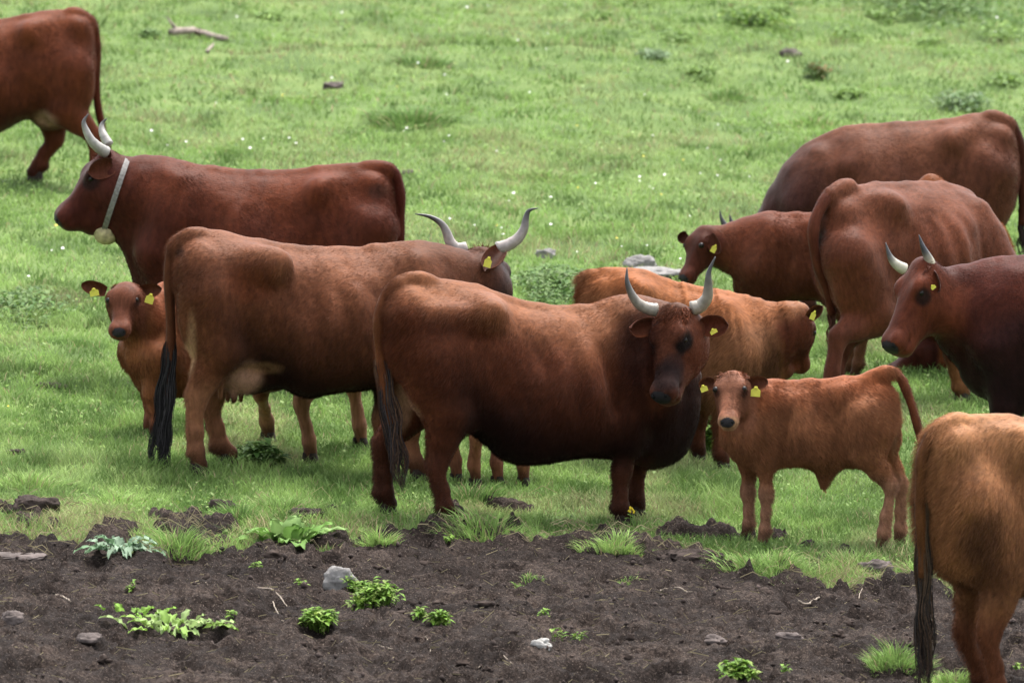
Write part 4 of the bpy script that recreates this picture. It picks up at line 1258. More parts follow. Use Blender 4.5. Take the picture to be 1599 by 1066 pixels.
# --- E: the tan calf behind the centre cow's head
if want('E'):
    c = Cow((1080, 722), 4, False, .0125, .82, 'calf'); c.base = np.array((.27, .115, .048))
    c.torso([(910, 455, 510, .05), (915, 440, 560, .12), (930, 427, 600, .18), (958, 419, 618, .22), (995, 423, 626, .24), (1040, 438, 632, .255), (1080, 449, 632, .25), (1118, 455, 628, .23),
             (1150, 460, 612, .19), (1178, 468, 600, .15), (1205, 474, 594, .12), (1228, 480, 580, .09)], k=.03)
    c.anatomy(hip=.26, withers=.72, bony=.7)
    q = c.q
    c.sc.cone(q(1160, 530), .17, q(1235, 520), .12, .10)
    c.leg('F', -.11, [(1120, 560), (1122, 625), (1125, 665), (1127, 708), (1128, 724)], 1.0)
    c.leg('F', .11, [(1120, 560), (1100, 625), (1092, 660), (1090, 700), (1090, 715)], 1.0)
    c.leg('H', -.11, [(935, 530), (950, 620), (925, 655), (930, 712), (932, 728)], 1.0)
    c.leg('H', .11, [(935, 530), (950, 620), (935, 650), (940, 700), (942, 712)], 1.0)
    c.sc.ell(q(1215, 580), (.09, .05, .05), .05)
    c.head((1252, 481), (1266, 572), -.14, (.85, .42, .3), ref=q(1245, 500, 0), wid=.95)
    c.ear((1262, 497), (1284, 478), .036, (-.2, -1, .2), .10, .14, cup=.45, inner=(.06, .025, .015))
    c.forelock(420, .05, (.30, .12, .05), wide=.2)
    c.tag((1270, 492), 7.92, 14.96, .17, roll=-.4)
    c.tail([(925, 430, 0), (910, 440, 0), (903, 480, 0), (903, 540, 0)], .03, .016)
    c.finish('shaggy tan calf behind the horned head of the centre cow, facing right', 'calf', CALVES,
             (.38, .215, .125), (.30, .17, .105), topc=(.42, .19, .08), belly=.5, front=.3, headc=(.15, .055, .032), shagk=.8, fur=(.028, .8), ndens=60000, legc=(.18, .08, .05), forelock=.8)

# --- I: the tan animal cut by the bottom right corner
if want('I'):
    c = Cow((1590, 1098), 32, True, .013, .95, 'cow'); c.base = np.array((.26, .125, .062))
    c.torso([(1449, 705, 790, .06), (1454, 685, 850, .13), (1467, 668, 890, .18), (1495, 654, 905, .22), (1535, 648, 915, .255), (1590, 655, 925, .29), (1650, 662, 935, .31), (1720, 668, 935, .31),
             (1790, 665, 925, .27), (1840, 670, 910, .22), (1870, 700, 880, .12)])
    c.anatomy(hip=.27, withers=.86, bony=1.1)
    q = c.q
    c.sc.cone(q(1810, 760), .22, q(1900, 700), .16, .12)
    c.leg('H', .16, [(1490, 780), (1530, 890), (1508, 990), (1532, 1075), (1536, 1100)], 1.0)
    c.leg('H', -.16, [(1520, 780), (1570, 890), (1545, 990), (1558, 1080), (1560, 1108)], 1.0)
    c.leg('F', .15, [(1820, 780), (1815, 900), (1815, 990), (1815, 1070), (1815, 1090)])
    c.leg('F', -.15, [(1830, 780), (1825, 900), (1825, 990), (1825, 1080), (1825, 1105)])
    c.head((1915, 650), (1985, 740), .03, (.7, -.1, .7))
    c.tail([(1500, 656, 0), (1478, 662, 0), (1454, 680, 0), (1441, 712, 0), (1437, 760, 0), (1438, 830, 0), (1441, 900, 0)], .036, .024, col=(.17, .085, .04))
    c.switch([(1438, 770, 0), (1440, 830, 0), (1442, 900, 0), (1443, 970, 0), (1444, 1030, 0), (1444, 1085, 0)], .026, .045, 620, col=(.022, .018, .018), wave=.022, col2=(.07, .042, .028))
    c.pblob(1530, 840, -.2, (30, 60), (.09, .045, .03), .7, .2)
    c.pblob(1535, 900, -.1, (35, 60), (.07, .032, .024), .6, .25)
    c.finish('shaggy tan young cow cut off by the bottom right corner, with long black tail', 'cow', HERD,
             (.38, .21, .115), (.19, .095, .055), topc=(.50, .30, .165), belly=.4, front=.1, legc=(.20, .09, .05), shagk=.6, fur=(.030, .8), ndens=60000)

# --- N: the young cow whose back shows above the stout one
if want('N'):
    c = Cow((1455, 580), 180, False, .014, .85, 'cow'); c.base = np.array((.20, .085, .04))
    c.torso([(1575, 380, 430, .06), (1565, 350, 450, .13), (1535, 335, 460, .18), (1505, 310, 462, .2), (1478, 285, 465, .21), (1452, 271, 466, .20), (1428, 288, 468, .18), (1408, 320, 462, .13), (1398, 350, 440, .06)])
    q = c.q
    c.sc.cone(q(1430, 380), .17, q(1445, 500), .11, .1)
    for v in (.1, -.1):
        c.leg('H', v, [(1545, 400), (1535, 480), (1560, 520), (1556, 565), (1554, 580)])
    c.leg('F', .1, [(1430, 400), (1460, 470), (1470, 510), (1471, 545), (1471, 555)], .8); c.leg('F', -.1, [(1430, 400), (1460, 470), (1470, 510), (1471, 545), (1471, 555)], .8)
    c.head((1452, 528), (1380, 572), .1, (-.5, -.3, .8), ref=q(1446, 530))
    c.finish('young cow hidden behind the stout cow, orange back above, dark grazing muzzle below', 'cow', HERD,
             (.30, .12, .045), (.10, .04, .025), eyes=False, headc=(.07, .024, .018), fur=(.02, .6), ndens=14000)

# --- G and H: calves of which the legs show under the big cows
if want('G'):
    c = hide_cow((505, 708), 62, .98, 1.12, 'tan-legged calf hidden behind the big cow with udder, only legs showing', 'calf', (.15, .06, .035), (.07, .03, .02),
             feet=[(418, 690), (484, 722), (562, 698), (600, 706)], legc=(.38, .24, .17), group=CALVES,
             tail=None, nfur=5000)
if want('H'):
    c = hide_cow((775, 752), 62, .84, .74, 'small calf hidden behind the belly of the centre cow, only its reddish legs showing', 'calf', (.17, .06, .035), (.08, .03, .02),
             feet=[(712, 752), (742, 760), (776, 756), (817, 758)], legc=(.32, .17, .12), group=CALVES, nfur=4000)
# ------------------------------------------------------------------ ground
def bare_patch(x, y, e):
    return sstep(.60, .70, fbm2(x * 3.1 + 31, y * 1.5, 131, 3)) * sstep(-1.9, -1.2, e) * (e < .3)

_prints = [(float(RS.rand() * 7 - 3.5), float(42.2 + 6 * RS.rand()), float(RS.rand() * 3.14), float(.06 + .05 * RS.rand())) for _ in range(130)]
def soil_relief(X, Y):
    r = (fbm2(X * 2.6, Y * 1.9, 41, 3) - .5) * .07
    a = fbm2(X * 9, Y * 8, 43, 4, .6); b = fbm2(X * 26, Y * 22, 47, 3, .6)
    r = r + a * .085 + (1 - np.abs(a - .5) * 2) ** 2 * .030 - sstep(.62, .8, noise2(X * 4.2, Y * 2.6, 58)) * .035 + (b - .3) * .055
    r = r + sstep(.7, .95, noise2(X * 14, Y * 11, 51)) * .03 * noise2(X * 3, Y * 3, 57) + sstep(.6, .9, noise2(X * 33, Y * 27, 53)) * .012
    if X.ndim == 2:
        for px, py, pa, pr in _prints:
            i0 = np.searchsorted(X[0], px - .3); i1 = np.searchsorted(X[0], px + .3)
            j0 = np.searchsorted(Y[:, 0], py - .3); j1 = np.searchsorted(Y[:, 0], py + .3)
            if i1 <= i0 or j1 <= j0: continue
            sx = X[j0:j1, i0:i1] - px; sy = Y[j0:j1, i0:i1] - py
            a_ = (sx * math.cos(pa) + sy * math.sin(pa)) / pr; b_ = (-sx * math.sin(pa) + sy * math.cos(pa)) / (pr * 1.35)
            d = np.sqrt(a_ ** 2 + b_ ** 2)
            r[j0:j1, i0:i1] += -.045 * (1 - sstep(.55, 1.0, d)) + .022 * np.exp(-((d - 1.25) / .28) ** 2)
    return r - .035

def turf_mat():
    m, nt, b, N, L = new_mat('turf')
    tc = N.new('ShaderNodeTexCoord')
    n1 = N.new('ShaderNodeTexNoise'); n1.inputs['Scale'].default_value = 1.3; n1.inputs['Detail'].default_value = 8; n1.inputs['Roughness'].default_value = .65
    L.new(tc.outputs['Object'], n1.inputs[0])
    cr = N.new('ShaderNodeValToRGB'); e = cr.color_ramp.elements
    e[0].position = .35; e[0].color = (.055, .090, .025, 1); e[1].position = .68; e[1].color = (.14, .19, .06, 1)
    x = cr.color_ramp.elements.new(.5); x.color = (.09, .14, .040, 1)
    L.new(n1.outputs[0], cr.inputs[0]); L.new(cr.outputs[0], b.inputs['Base Color'])
    b.inputs['Roughness'].default_value = .9; b.inputs['Specular IOR Level'].default_value = .1
    n2 = N.new('ShaderNodeTexNoise'); n2.inputs['Scale'].default_value = 30; n2.inputs['Detail'].default_value = 5
    L.new(tc.outputs['Object'], n2.inputs[0])
    bp = N.new('ShaderNodeBump'); bp.inputs['Strength'].default_value = .8; bp.inputs['Distance'].default_value = .03
    L.new(n2.outputs[0], bp.inputs['Height']); L.new(bp.outputs[0], b.inputs['Normal'])
    return m

def soil_mat():
    m, nt, b, N, L = new_mat('bare_earth')
    tc = N.new('ShaderNodeTexCoord')
    n1 = N.new('ShaderNodeTexNoise'); n1.inputs['Scale'].default_value = 2.2; n1.inputs['Detail'].default_value = 10; n1.inputs['Roughness'].default_value = .72
    n2 = N.new('ShaderNodeTexNoise'); n2.inputs['Scale'].default_value = 55; n2.inputs['Detail'].default_value = 6; n2.inputs['Roughness'].default_value = .7
    n3 = N.new('ShaderNodeTexNoise'); n3.inputs['Scale'].default_value = 110; n3.inputs['Detail'].default_value = 2
    for n in (n1, n2, n3): L.new(tc.outputs['Object'], n.inputs[0])
    cr = N.new('ShaderNodeValToRGB'); e = cr.color_ramp.elements
    e[0].position = .33; e[0].color = (.008, .006, .0055, 1); e[1].position = .66; e[1].color = (.135, .100, .082, 1)
    x = cr.color_ramp.elements.new(.5); x.color = (.032, .023, .019, 1)
    mx = N.new('ShaderNodeMath'); mx.operation = 'MULTIPLY_ADD'; mx.inputs[1].default_value = .5
    L.new(n1.outputs[0], mx.inputs[0])
    m2 = N.new('ShaderNodeMath'); m2.operation = 'MULTIPLY'; m2.inputs[1].default_value = .5; L.new(n2.outputs[0], m2.inputs[0])
    L.new(m2.outputs[0], mx.inputs[2]); L.new(mx.outputs[0], cr.inputs[0])
    # crumbs and bits of dry straw
    sp = N.new('ShaderNodeMapRange'); sp.inputs[1].default_value = .64; sp.inputs[2].default_value = .72; L.new(n3.outputs[0], sp.inputs[0])
    mc = N.new('ShaderNodeMixRGB'); mc.inputs[2].default_value = (.20, .16, .13, 1); L.new(sp.outputs[0], mc.inputs[0]); L.new(cr.outputs[0], mc.inputs[1])
    L.new(mc.outputs[0], b.inputs['Base Color'])
    b.inputs['Roughness'].default_value = .95; b.inputs['Specular IOR Level'].default_value = .12
    bp = N.new('ShaderNodeBump'); bp.inputs['Strength'].default_value = 1.0; bp.inputs['Distance'].default_value = .045
    L.new(n2.outputs[0], bp.inputs['Height']); L.new(bp.outputs[0], b.inputs['Normal'])
    return m

def grid_mesh(name, xs, ys, zf, mat):
    X, Y = np.meshgrid(xs, ys); Z = zf(X, Y)
    V = np.stack([X, Y, Z], -1).reshape(-1, 3); nx = len(xs); ny = len(ys)
    i = np.arange(ny - 1)[:, None] * nx + np.arange(nx - 1)[None]
    return mesh_from_arrays(name, V, np.stack([i, i + 1, i + nx + 1, i + nx], -1).reshape(-1, 4), mat)

def gz_all(X, Y):
    Xc = np.clip(X, -20, 20)
    return ground_z(Xc, Y) - np.where(edge_dist(Xc, Y) > -.12, .05, 0) * ((np.abs(X) < 6) & (Y > 38))
MAT_TURF = turf_mat(); MAT_SOIL = soil_mat()
link('ground', grid_mesh('ground', np.concatenate([[-1500, -300, -60, -20, -12], np.linspace(-8, 8, 170), [12, 20, 60, 300, 1500]]),
                         np.concatenate([[-400, -20, 10, 30, 36], np.linspace(39, 96, 330), [110, 150, 400, 2500]]), gz_all, MAT_TURF), kind='structure')
def soil_z(X, Y):
    e = edge_dist(X, Y)
    m = sstep(-.30, .12, e + (noise2(X * 12, Y * 6, 61) - .5) * .25)
    m = np.maximum(m, bare_patch(X, Y, e))
    lip = np.exp(-((e - .10) / .16) ** 2) * .05 * noise2(X * 3, Y * 2, 66)
    return ground_z(X, Y) + soil_relief(X, Y) * m + lip - .085 * (1 - m) + .012
link('bare_soil', grid_mesh('bare_soil', np.linspace(-4.1, 4.1, 600), np.linspace(41.4, 50.3, 320), soil_z, MAT_SOIL), kind='structure')
def surf_z(x, y):
    """top of whatever ground is there: turf or soil"""
    return np.maximum(ground_z(x, y), soil_z(x, y))

# ------------------------------------------------------------------ grass
GREENS = np.array([(.245, .37, .105), (.195, .31, .085), (.13, .225, .06), (.31, .40, .15), (.38, .39, .19)])
STRAWC = np.array((.42, .35, .20))
def blade_mesh(X, Y, Z, H, W, LX, LY, C, name, mat, az=None):
    """bent blades: two segments each"""
    n = len(X)
    az = RS.rand(n) * 6.283 if az is None else az
    dx, dy = np.cos(az) * W / 2, np.sin(az) * W / 2
    V = np.zeros((n, 5, 3), np.float32)
    V[:, 0] = np.stack([X - dx, Y - dy, Z - .005], 1); V[:, 1] = np.stack([X + dx, Y + dy, Z - .005], 1)
    mx, my = X + LX * .35, Y + LY * .35; mz = Z + H * .62
    V[:, 2] = np.stack([mx + dx * .8, my + dy * .8, mz], 1); V[:, 3] = np.stack([mx - dx * .8, my - dy * .8, mz], 1)
    V[:, 4] = np.stack([X + LX, Y + LY, Z + H], 1)
    b = np.arange(n) * 5
    q = np.stack([b, b + 1, b + 2, b + 3], 1); t = np.stack([b + 3, b + 2, b + 4], 1)
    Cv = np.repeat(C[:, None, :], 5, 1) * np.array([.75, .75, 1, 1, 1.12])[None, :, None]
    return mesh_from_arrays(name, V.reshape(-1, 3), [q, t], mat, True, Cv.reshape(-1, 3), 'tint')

def tint_at(X, Y, n):
    p = fbm2(X * .8, Y * .35, 71, 3); p2 = fbm2(X * 3.1, Y * 1.6, 73, 3)
    base = GREENS[0] * (1 - sstep(.45, .75, p))[:, None] + GREENS[3] * sstep(.45, .75, p)[:, None]
    base = base * (1 - sstep(.5, .7, p2) * .7)[:, None] + GREENS[2] * (sstep(.5, .7, p2) * .7)[:, None]
    dk = sstep(.46, .66, fbm2(X * 4.2 + 2, Y * 1.5, 76, 4)) * .85
    base = base * (1 - dk)[:, None] + GREENS[2] * .75 * dk[:, None]
    yel = sstep(.52, .72, fbm2(X * 1.3 + 7, Y * .7, 79, 3))
    base = base * (1 - yel * .5)[:, None] + GREENS[4] * (yel * .5)[:, None]
    r = RS.rand(n)
    base = base * (.72 + .6 * RS.rand(n))[:, None]
    st = r < (.035 + .14 * yel)
    base[st] = STRAWC * (.5 + .6 * RS.rand(st.sum()))[:, None]
    return base

def scatter_grass(N, y0, y1, hscale, wmul):
    Y = y0 + (y1 - y0) * RS.rand(N); half = Y * .0571 + 1.25
    X = (RS.rand(N) * 2 - 1) * half
    e = edge_dist(X, Y)
    edge_w = sstep(-1.6, -.2, e)
    patch = fbm2(X * 2.4, Y * 1.5, 91, 4)
    keep = (e < .04 + (noise2(X * 5, Y * 3, 93) - .5) * .5 + .25 * RS.rand(N) ** 3)
    bare = sstep(.60, .72, fbm2(X * 1.7 + 3, Y * .9, 97, 3)) * (.3 + .65 * edge_w)
    keep &= RS.rand(N) > bare
    keep &= RS.rand(N) > .88 * bare_patch(X, Y, e)
    X, Y, e, patch, edge_w = X[keep], Y[keep], e[keep], patch[keep], edge_w[keep]
    n = len(X)
    tuft = sstep(.56, .72, patch)
    H = (.022 + .035 * RS.rand(n) ** 1.5 + .055 * tuft * RS.rand(n) + .05 * edge_w * sstep(.45, .6, noise2(X * 3.3, Y * 2.2, 99)) * RS.rand(n)) * hscale
    W = (.0032 + .003 * RS.rand(n)) * wmul
    a = RS.rand(n) * 6.283; l = H * (.35 + .9 * RS.rand(n))
    C = tint_at(X, Y, n)
    C = C * (1 - .25 * tuft)[:, None]
    ds = (edge_w > .3) & (RS.rand(n) < .38 * edge_w * sstep(.35, .6, noise2(X * 2.2, Y * 1.5, 121)))
    C[ds] = STRAWC * (.45 + .6 * RS.rand(ds.sum()))[:, None]
    return X, Y, ground_z(X, Y), H, W, np.cos(a) * l, np.sin(a) * l, C

if 'nograss' not in DEV:
    parts_ = [scatter_grass(165000, 45.6, 51.5, 1.0, 1.0), scatter_grass(120000, 51.5, 58, 1.0, 1.25), scatter_grass(95000, 58, 70, 1.0, 1.7), scatter_grass(70000, 70, 92, 1.05, 2.4)]
    arr = [np.concatenate([p[i] for p in parts_]) for i in range(8)]
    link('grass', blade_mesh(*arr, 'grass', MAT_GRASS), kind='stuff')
    # clover and other small round leaves between the blades
    n = 42000
    Y = 45.8 + 40 * RS.rand(n) ** 1.5; X = (RS.rand(n) * 2 - 1) * (Y * .0571 + .9)
    k = (edge_dist(X, Y) < -.1) & (fbm2(X * 1.9, Y * 1.1, 111, 3) > .47); X, Y = X[k], Y[k]; n = len(X)
    r = (.006 + .008 * RS.rand(n)) * (1 + (Y - 46) / 40)
    Z = ground_z(X, Y) + .012 + .03 * RS.rand(n); a = RS.rand(n) * 6.283; tl = (RS.rand(n, 2) - .5) * 1.6
    V = np.zeros((n, 4, 3))
    for j, (u_, v_) in enumerate(((-1, 0), (0, -.7), (1, 0), (0, .7))):
        dx = (u_ * np.cos(a) - v_ * np.sin(a)) * r; dy = (u_ * np.sin(a) + v_ * np.cos(a)) * r
        V[:, j] = np.stack([X + dx, Y + dy, Z + dx * tl[:, 0] + dy * tl[:, 1]], 1)
    Cc = np.array([(.15, .25, .055), (.20, .29, .075), (.115, .20, .042), (.24, .33, .12)])[RS.randint(0, 4, n)] * (.7 + .5 * RS.rand(n))[:, None]
    link('ground_cover', mesh_from_arrays('ground_cover', V.reshape(-1, 3), np.arange(n * 4).reshape(-1, 4), MAT_GRASS, True, np.repeat(Cc, 4, 0), 'tint'), kind='stuff')
    # flowers too small to count
    B = Bag()
    fx = []
    for (x, y, sx, sy, n) in ((780, 362, 45, 10, 24), (960, 405, 60, 14, 20), (420, 232, 40, 6, 22), (690, 205, 40, 10, 10), (950, 300, 90, 18, 30), (750, 330, 60, 14, 14), (900, 215, 200, 60, 50), (500, 80, 300, 60, 60), (330, 410, 90, 30, 20),
                              (60, 415, 60, 20, 16), (1150, 240, 120, 60, 30), (1050, 330, 80, 30, 22), (30, 620, 60, 30, 8), (950, 640, 30, 40, 8), (1450, 100, 150, 60, 30), (250, 200, 60, 40, 14)):
        for k in range(n // 4):
            g = _plane_hit(x + RS.randn() * sx, y + RS.randn() * sy)
            if edge_dist(g[0], g[1]) < -.4: fx.append((g[0], g[1]))
    for X, Y in fx:
        z = float(ground_z(X, Y)) + .05 + .03 * RS.rand(); r = .006 + .006 * RS.rand() ** 2; t = RS.rand() * .9
        c = (.75, .74, .70) if RS.rand() < .85 else (.75, .60, .08)
        V = [(X, Y, z + .004)] + [(X + r * math.cos(a), Y + r * math.sin(a) * math.cos(t), z + r * math.sin(a) * math.sin(t) * .9) for a in np.arange(7) * .8976]
        B.add(V, np.array([[0, 1 + k, 1 + (k + 1) % 7] for k in range(7)]), c)
    link('small_flowers', B.mesh('small_flowers', plain_mat('petals', (.7, .7, .7), .6, .2, attr='tint', namt=.1), True, 'tint'), kind='stuff')
    # loose straw on soil and edge
    n = 8200
    Y = 41.8 + 8 * RS.rand(n); X = (RS.rand(n) * 2 - 1) * (Y * .0571 + .8)
    e = edge_dist(X, Y); k = (e > -.9) & (RS.rand(n) < np.where(e > .3, .35, 1.0)); X, Y = X[k], Y[k]; n = len(X)
    a = RS.rand(n) * 6.283; l = .02 + .09 * RS.rand(n) ** 2.2
    Z = surf_z(X, Y) + .004
    X2, Y2 = X + np.cos(a) * l, Y + np.sin(a) * l; Z2 = surf_z(X2, Y2) + .004 + .02 * RS.rand(n) * (RS.rand(n) < .3)
    w = .0011 + .0014 * RS.rand(n)
    V = np.zeros((n, 4, 3)); 
    V[:, 0] = np.stack([X, Y, Z - w], 1); V[:, 1] = np.stack([X2, Y2, Z2 - w], 1); V[:, 2] = np.stack([X2, Y2, Z2 + w], 1); V[:, 3] = np.stack([X, Y, Z + w], 1)
    Cs = STRAWC * (.35 + .75 * RS.rand(n))[:, None]
    link('straw_litter', mesh_from_arrays('straw_litter', V.reshape(-1, 3), np.arange(n * 4).reshape(-1, 4), MAT_STRAW, False, np.repeat(Cs, 4, 0), 'tint'), kind='stuff')
    # clods of earth among the crumbs
    n = 520; Vb, Fb = uv_ball((0, 0, 0), 1, 9, 6)
    Y = 41.8 + 7.4 * RS.rand(n); X = (RS.rand(n) * 2 - 1) * (Y * .0571 + .5); k = edge_dist(X, Y) > -.3; X, Y = X[k], Y[k]; n = len(X)
    keepc = RS.rand(n) < sstep(.35, .6, fbm2(X * 1.8, Y * 1.3, 151, 3)); X, Y = X[keepc], Y[keepc]; n = len(X)
    r = .009 + .026 * RS.rand(n) ** 3
    V = Vb[None] * (r[:, None] * (.7 + .6 * RS.rand(n, 3)))[:, None, :] * np.array([1.2, 1, .7])
    off = np.arange(n)[:, None] * 3.7
    dn = noise3(Vb[None, :, 0] * 1.7 + off, Vb[None, :, 1] * 1.7 + off, Vb[None, :, 2] * 1.7 + 0 * off, 5) - .5
    dn2 = noise3(Vb[None, :, 0] * 4 + off, Vb[None, :, 1] * 4 + off, Vb[None, :, 2] * 4 + 0 * off, 6) - .5
    V = V * (1 + 1.5 * dn + 1.3 * dn2)[:, :, None] + np.stack([X, Y, surf_z(X, Y) + r * .15], 1)[:, None]
    F = (Fb[None] + (np.arange(n) * len(Vb))[:, None, None]).reshape(-1, 4)
    link('soil_clods', mesh_from_arrays('soil_clods', V.reshape(-1, 3), F, plain_mat('clod_earth', (.050, .037, .031), .95, .1, nscale=30, namt=.45, bump=.6, bdist=.006), True), kind='stuff')
    # long dry stalks matted along the edge of the turf
    n = 5200
    Y = 45.5 + 5.2 * RS.rand(n); X = (RS.rand(n) * 2 - 1) * (Y * .0571 + .5); e = edge_dist(X, Y)
    k = (e > -1.7) & (e < .25) & (RS.rand(n) < sstep(.42, .62, fbm2(X * 1.6 + 5, Y * 1.2, 141, 3))); X, Y = X[k], Y[k]; n = len(X)
    a = RS.rand(n) * 6.283; l = .05 + .13 * RS.rand(n) ** 1.6; lift = .01 + .05 * RS.rand(n) ** 2; w = .0014 + .0012 * RS.rand(n)
    bend = (RS.rand(n) - .5) * .06
    P3 = []
    for t in (0, .5, 1):
        x_ = X + np.cos(a) * l * t - np.sin(a) * bend * (1 - (2 * t - 1) ** 2); y_ = Y + np.sin(a) * l * t + np.cos(a) * bend * (1 - (2 * t - 1) ** 2)
        P3.append(np.stack([x_, y_, surf_z(x_, y_) + .012 + lift * (1 - (2 * t - 1) ** 2) + lift * t * .6], 1))
    V = np.zeros((n, 6, 3)); W3 = np.stack([w * 0, w * 0, w], 1)
    for j in range(3): V[:, 2 * j] = P3[j] - W3; V[:, 2 * j + 1] = P3[j] + W3
    b_ = np.arange(n)[:, None] * 6
    F = np.concatenate([b_ + np.array([0, 2, 3, 1]), b_ + np.array([2, 4, 5, 3])])
    Cs = STRAWC * (.5 + .7 * RS.rand(n))[:, None]
    link('dry_stalks', mesh_from_arrays('dry_stalks', V.reshape(-1, 3), F, MAT_STRAW, False, np.repeat(Cs, 6, 0), 'tint'), kind='stuff')
    # crumbs of earth
    n = 4200
    Y = 41.6 + 7.5 * RS.rand(n); X = (RS.rand(n) * 2 - 1) * (Y * .0571 + .7)
    k = edge_dist(X, Y) > -.15; X, Y = X[k], Y[k]; n = len(X)
    r = .003 + .016 * RS.rand(n) ** 4
    T = np.array([(1, 0, 0), (-1, 0, 0), (0, 1, 0), (0, -1, 0), (0, 0, 1), (0, 0, -1)], float)
    V = T[None] * r[:, None, None] * (.6 + .7 * RS.rand(n, 6, 1)) + (RS.rand(n, 6, 3) - .5) * r[:, None, None] * .6
    V += np.stack([X, Y, surf_z(X, Y) + r * .4], 1)[:, None]
    F = np.array([(0, 2, 4), (2, 1, 4), (1, 3, 4), (3, 0, 4), (2, 0, 5), (1, 2, 5), (3, 1, 5), (0, 3, 5)])
    F = (F[None] + (np.arange(n) * 6)[:, None, None]).reshape(-1, 3)
    link('soil_crumbs', mesh_from_arrays('soil_crumbs', V.reshape(-1, 3), F, plain_mat('earth_crumb', (.055, .042, .037), .95, .1, nscale=3, namt=.6), True), kind='stuff')

# ------------------------------------------------------------------ plants, stones, wood
def ground_at(x, y):
    p = on_ground(x, y)
    for _ in range(3):
        d = raydir(x, y); z = float(surf_z(p[0], p[1])); t = (z - CAM_H) / d[2]; p = CAMP + d * t
    p[2] = float(surf_z(p[0], p[1])) - .004
    return p

def tagged(o, label, cat, group=None):
    o['label'] = label; o['category'] = cat
    if group: o['group'] = group
    return o

def tussock(x, y, wpx, hpx, label, n=260, tint=0, straw=.1, group='grass tussocks in the pasture', cat='grass tuft', wide=1.0, name='grass_tussock'):
    p = ground_at(x, y); k = px_scale(p); R = wpx / k / 2; Hh = hpx / k
    a = RS.rand(n) * 6.283; r = R * RS.rand(n) ** .6 * (.75 + .5 * noise2(a * 1.2 + x, a * 0, 4))
    X = r * np.cos(a); Y = r * np.sin(a)
    H = Hh * (.30 + .75 * RS.rand(n)) * (1.15 - .7 * (r / R)) * (.7 + .6 * noise2(X / R * 2 + x, Y / R * 2 + y, 7))
    l = H * (.3 + .6 * RS.rand(n)) + r * .35
    a2 = a + RS.randn(n) * .6
    Z = surf_z(X + p[0], Y + p[1]) - p[2]
    C = np.tile(GREENS[[1, 2, 0][tint]], (n, 1)) * (.6 + .75 * RS.rand(n))[:, None]
    s = RS.rand(n) < straw; C[s] = STRAWC * (.5 + .5 * RS.rand(s.sum()))[:, None]
    C = C * (.75 + .5 * noise2(X / R * 3 + x, Y / R * 3, 17))[:, None]
    me = blade_mesh(X, Y, Z, H, (.0045 + .004 * RS.rand(n)) * wide, np.cos(a2) * l, np.sin(a2) * l, C, name, MAT_GRASS)
    o = link(name, me); o.location = p
    return tagged(o, label, cat, group)

def leaf_pts(base, d, up, L, W, bend, seg=4, wav=0.0, tipf=.5):
    d = np.array(d, float); d /= np.linalg.norm(d); sd = np.cross(d, up); sd /= np.linalg.norm(sd) + 1e-9; up2 = np.cross(sd, d)
    V = []
    for i in range(seg + 1):
        t = i / seg
        w = W / 2 * math.sin(math.pi * min(.97, t ** .8 * .9 + .06)) ** .8
        c = np.array(base) + d * L * t + np.array([0, 0, -bend * L * t * t])
        wv = wav * math.sin(i * 2.4) * W
        V += [c - sd * w + up2 * (w * .35 + wv), c, c + sd * w + up2 * (w * .35 - wv)]
    F = []
    for i in range(seg):
        a = i * 3
        F += [[a, a + 1, a + 4, a + 3], [a + 1, a + 2, a + 5, a + 4]]
    return np.array(V), np.array(F)

def leafy(x, y, wpx, hpx, n, leaf, label, cols, cat='weed', name='leafy_weed', group=None, flat=1.0, stems=True, dens=1.0, seg=2):
    """a clump of small leaves spread through a low uneven mound"""
    p = ground_at(x, y); k = px_scale(p); R = wpx / k / 2; Hh = hpx / k
    B = Bag(); rs = RS
    lobes = [(rs.rand() * 6.283, rs.rand() * (.75 if n > 1000 else 0 if n <= 350 else .14), .35 + .5 * rs.rand()) for _ in range(6)]
    for i in range(n):
        lb = lobes[rs.randint(6)]
        cx = math.cos(lb[0]) * lb[1] * R; cy = math.sin(lb[0]) * lb[1] * R * flat
        a = rs.rand() * 6.283; rr = math.sqrt(rs.rand()) * lb[2] * R
        X = cx + math.cos(a) * rr; Y = cy + math.sin(a) * rr * flat
        q = min(1, math.hypot(X, Y / flat) / R)
        top = Hh * (1 - q * q * .8) * (.55 + .45 * lb[2])
        z = top * (.25 + .75 * rs.rand() ** .6)
        gz = float(surf_z(X + p[0], Y + p[1])) - p[2]
        az = rs.rand() * 6.283; el = -.3 + rs.rand() * 1.1
        d = (math.cos(az) * math.cos(el), math.sin(az) * math.cos(el), math.sin(el))
        L = leaf * (.6 + .8 * rs.rand())
        V, F = leaf_pts((X, Y, gz + z), d, (0, 0, 1), L, L * .55, .3, seg)
        c = np.array(cols[rs.randint(len(cols))]) * (.65 + .6 * rs.rand())
        B.add(V, F, c)
        if stems and i % 6 == 0:
            V, F = sweep([(X * .8, Y * .8, gz - .01), (X, Y, gz + z)], [.0018, .0014], 4, cap=False); B.add(V, F, np.array(cols[0]) * .7)
    o = link(name, B.mesh(name, MAT_LEAF, True, 'tint')); o.location = p
    return tagged(o, label, cat, group)

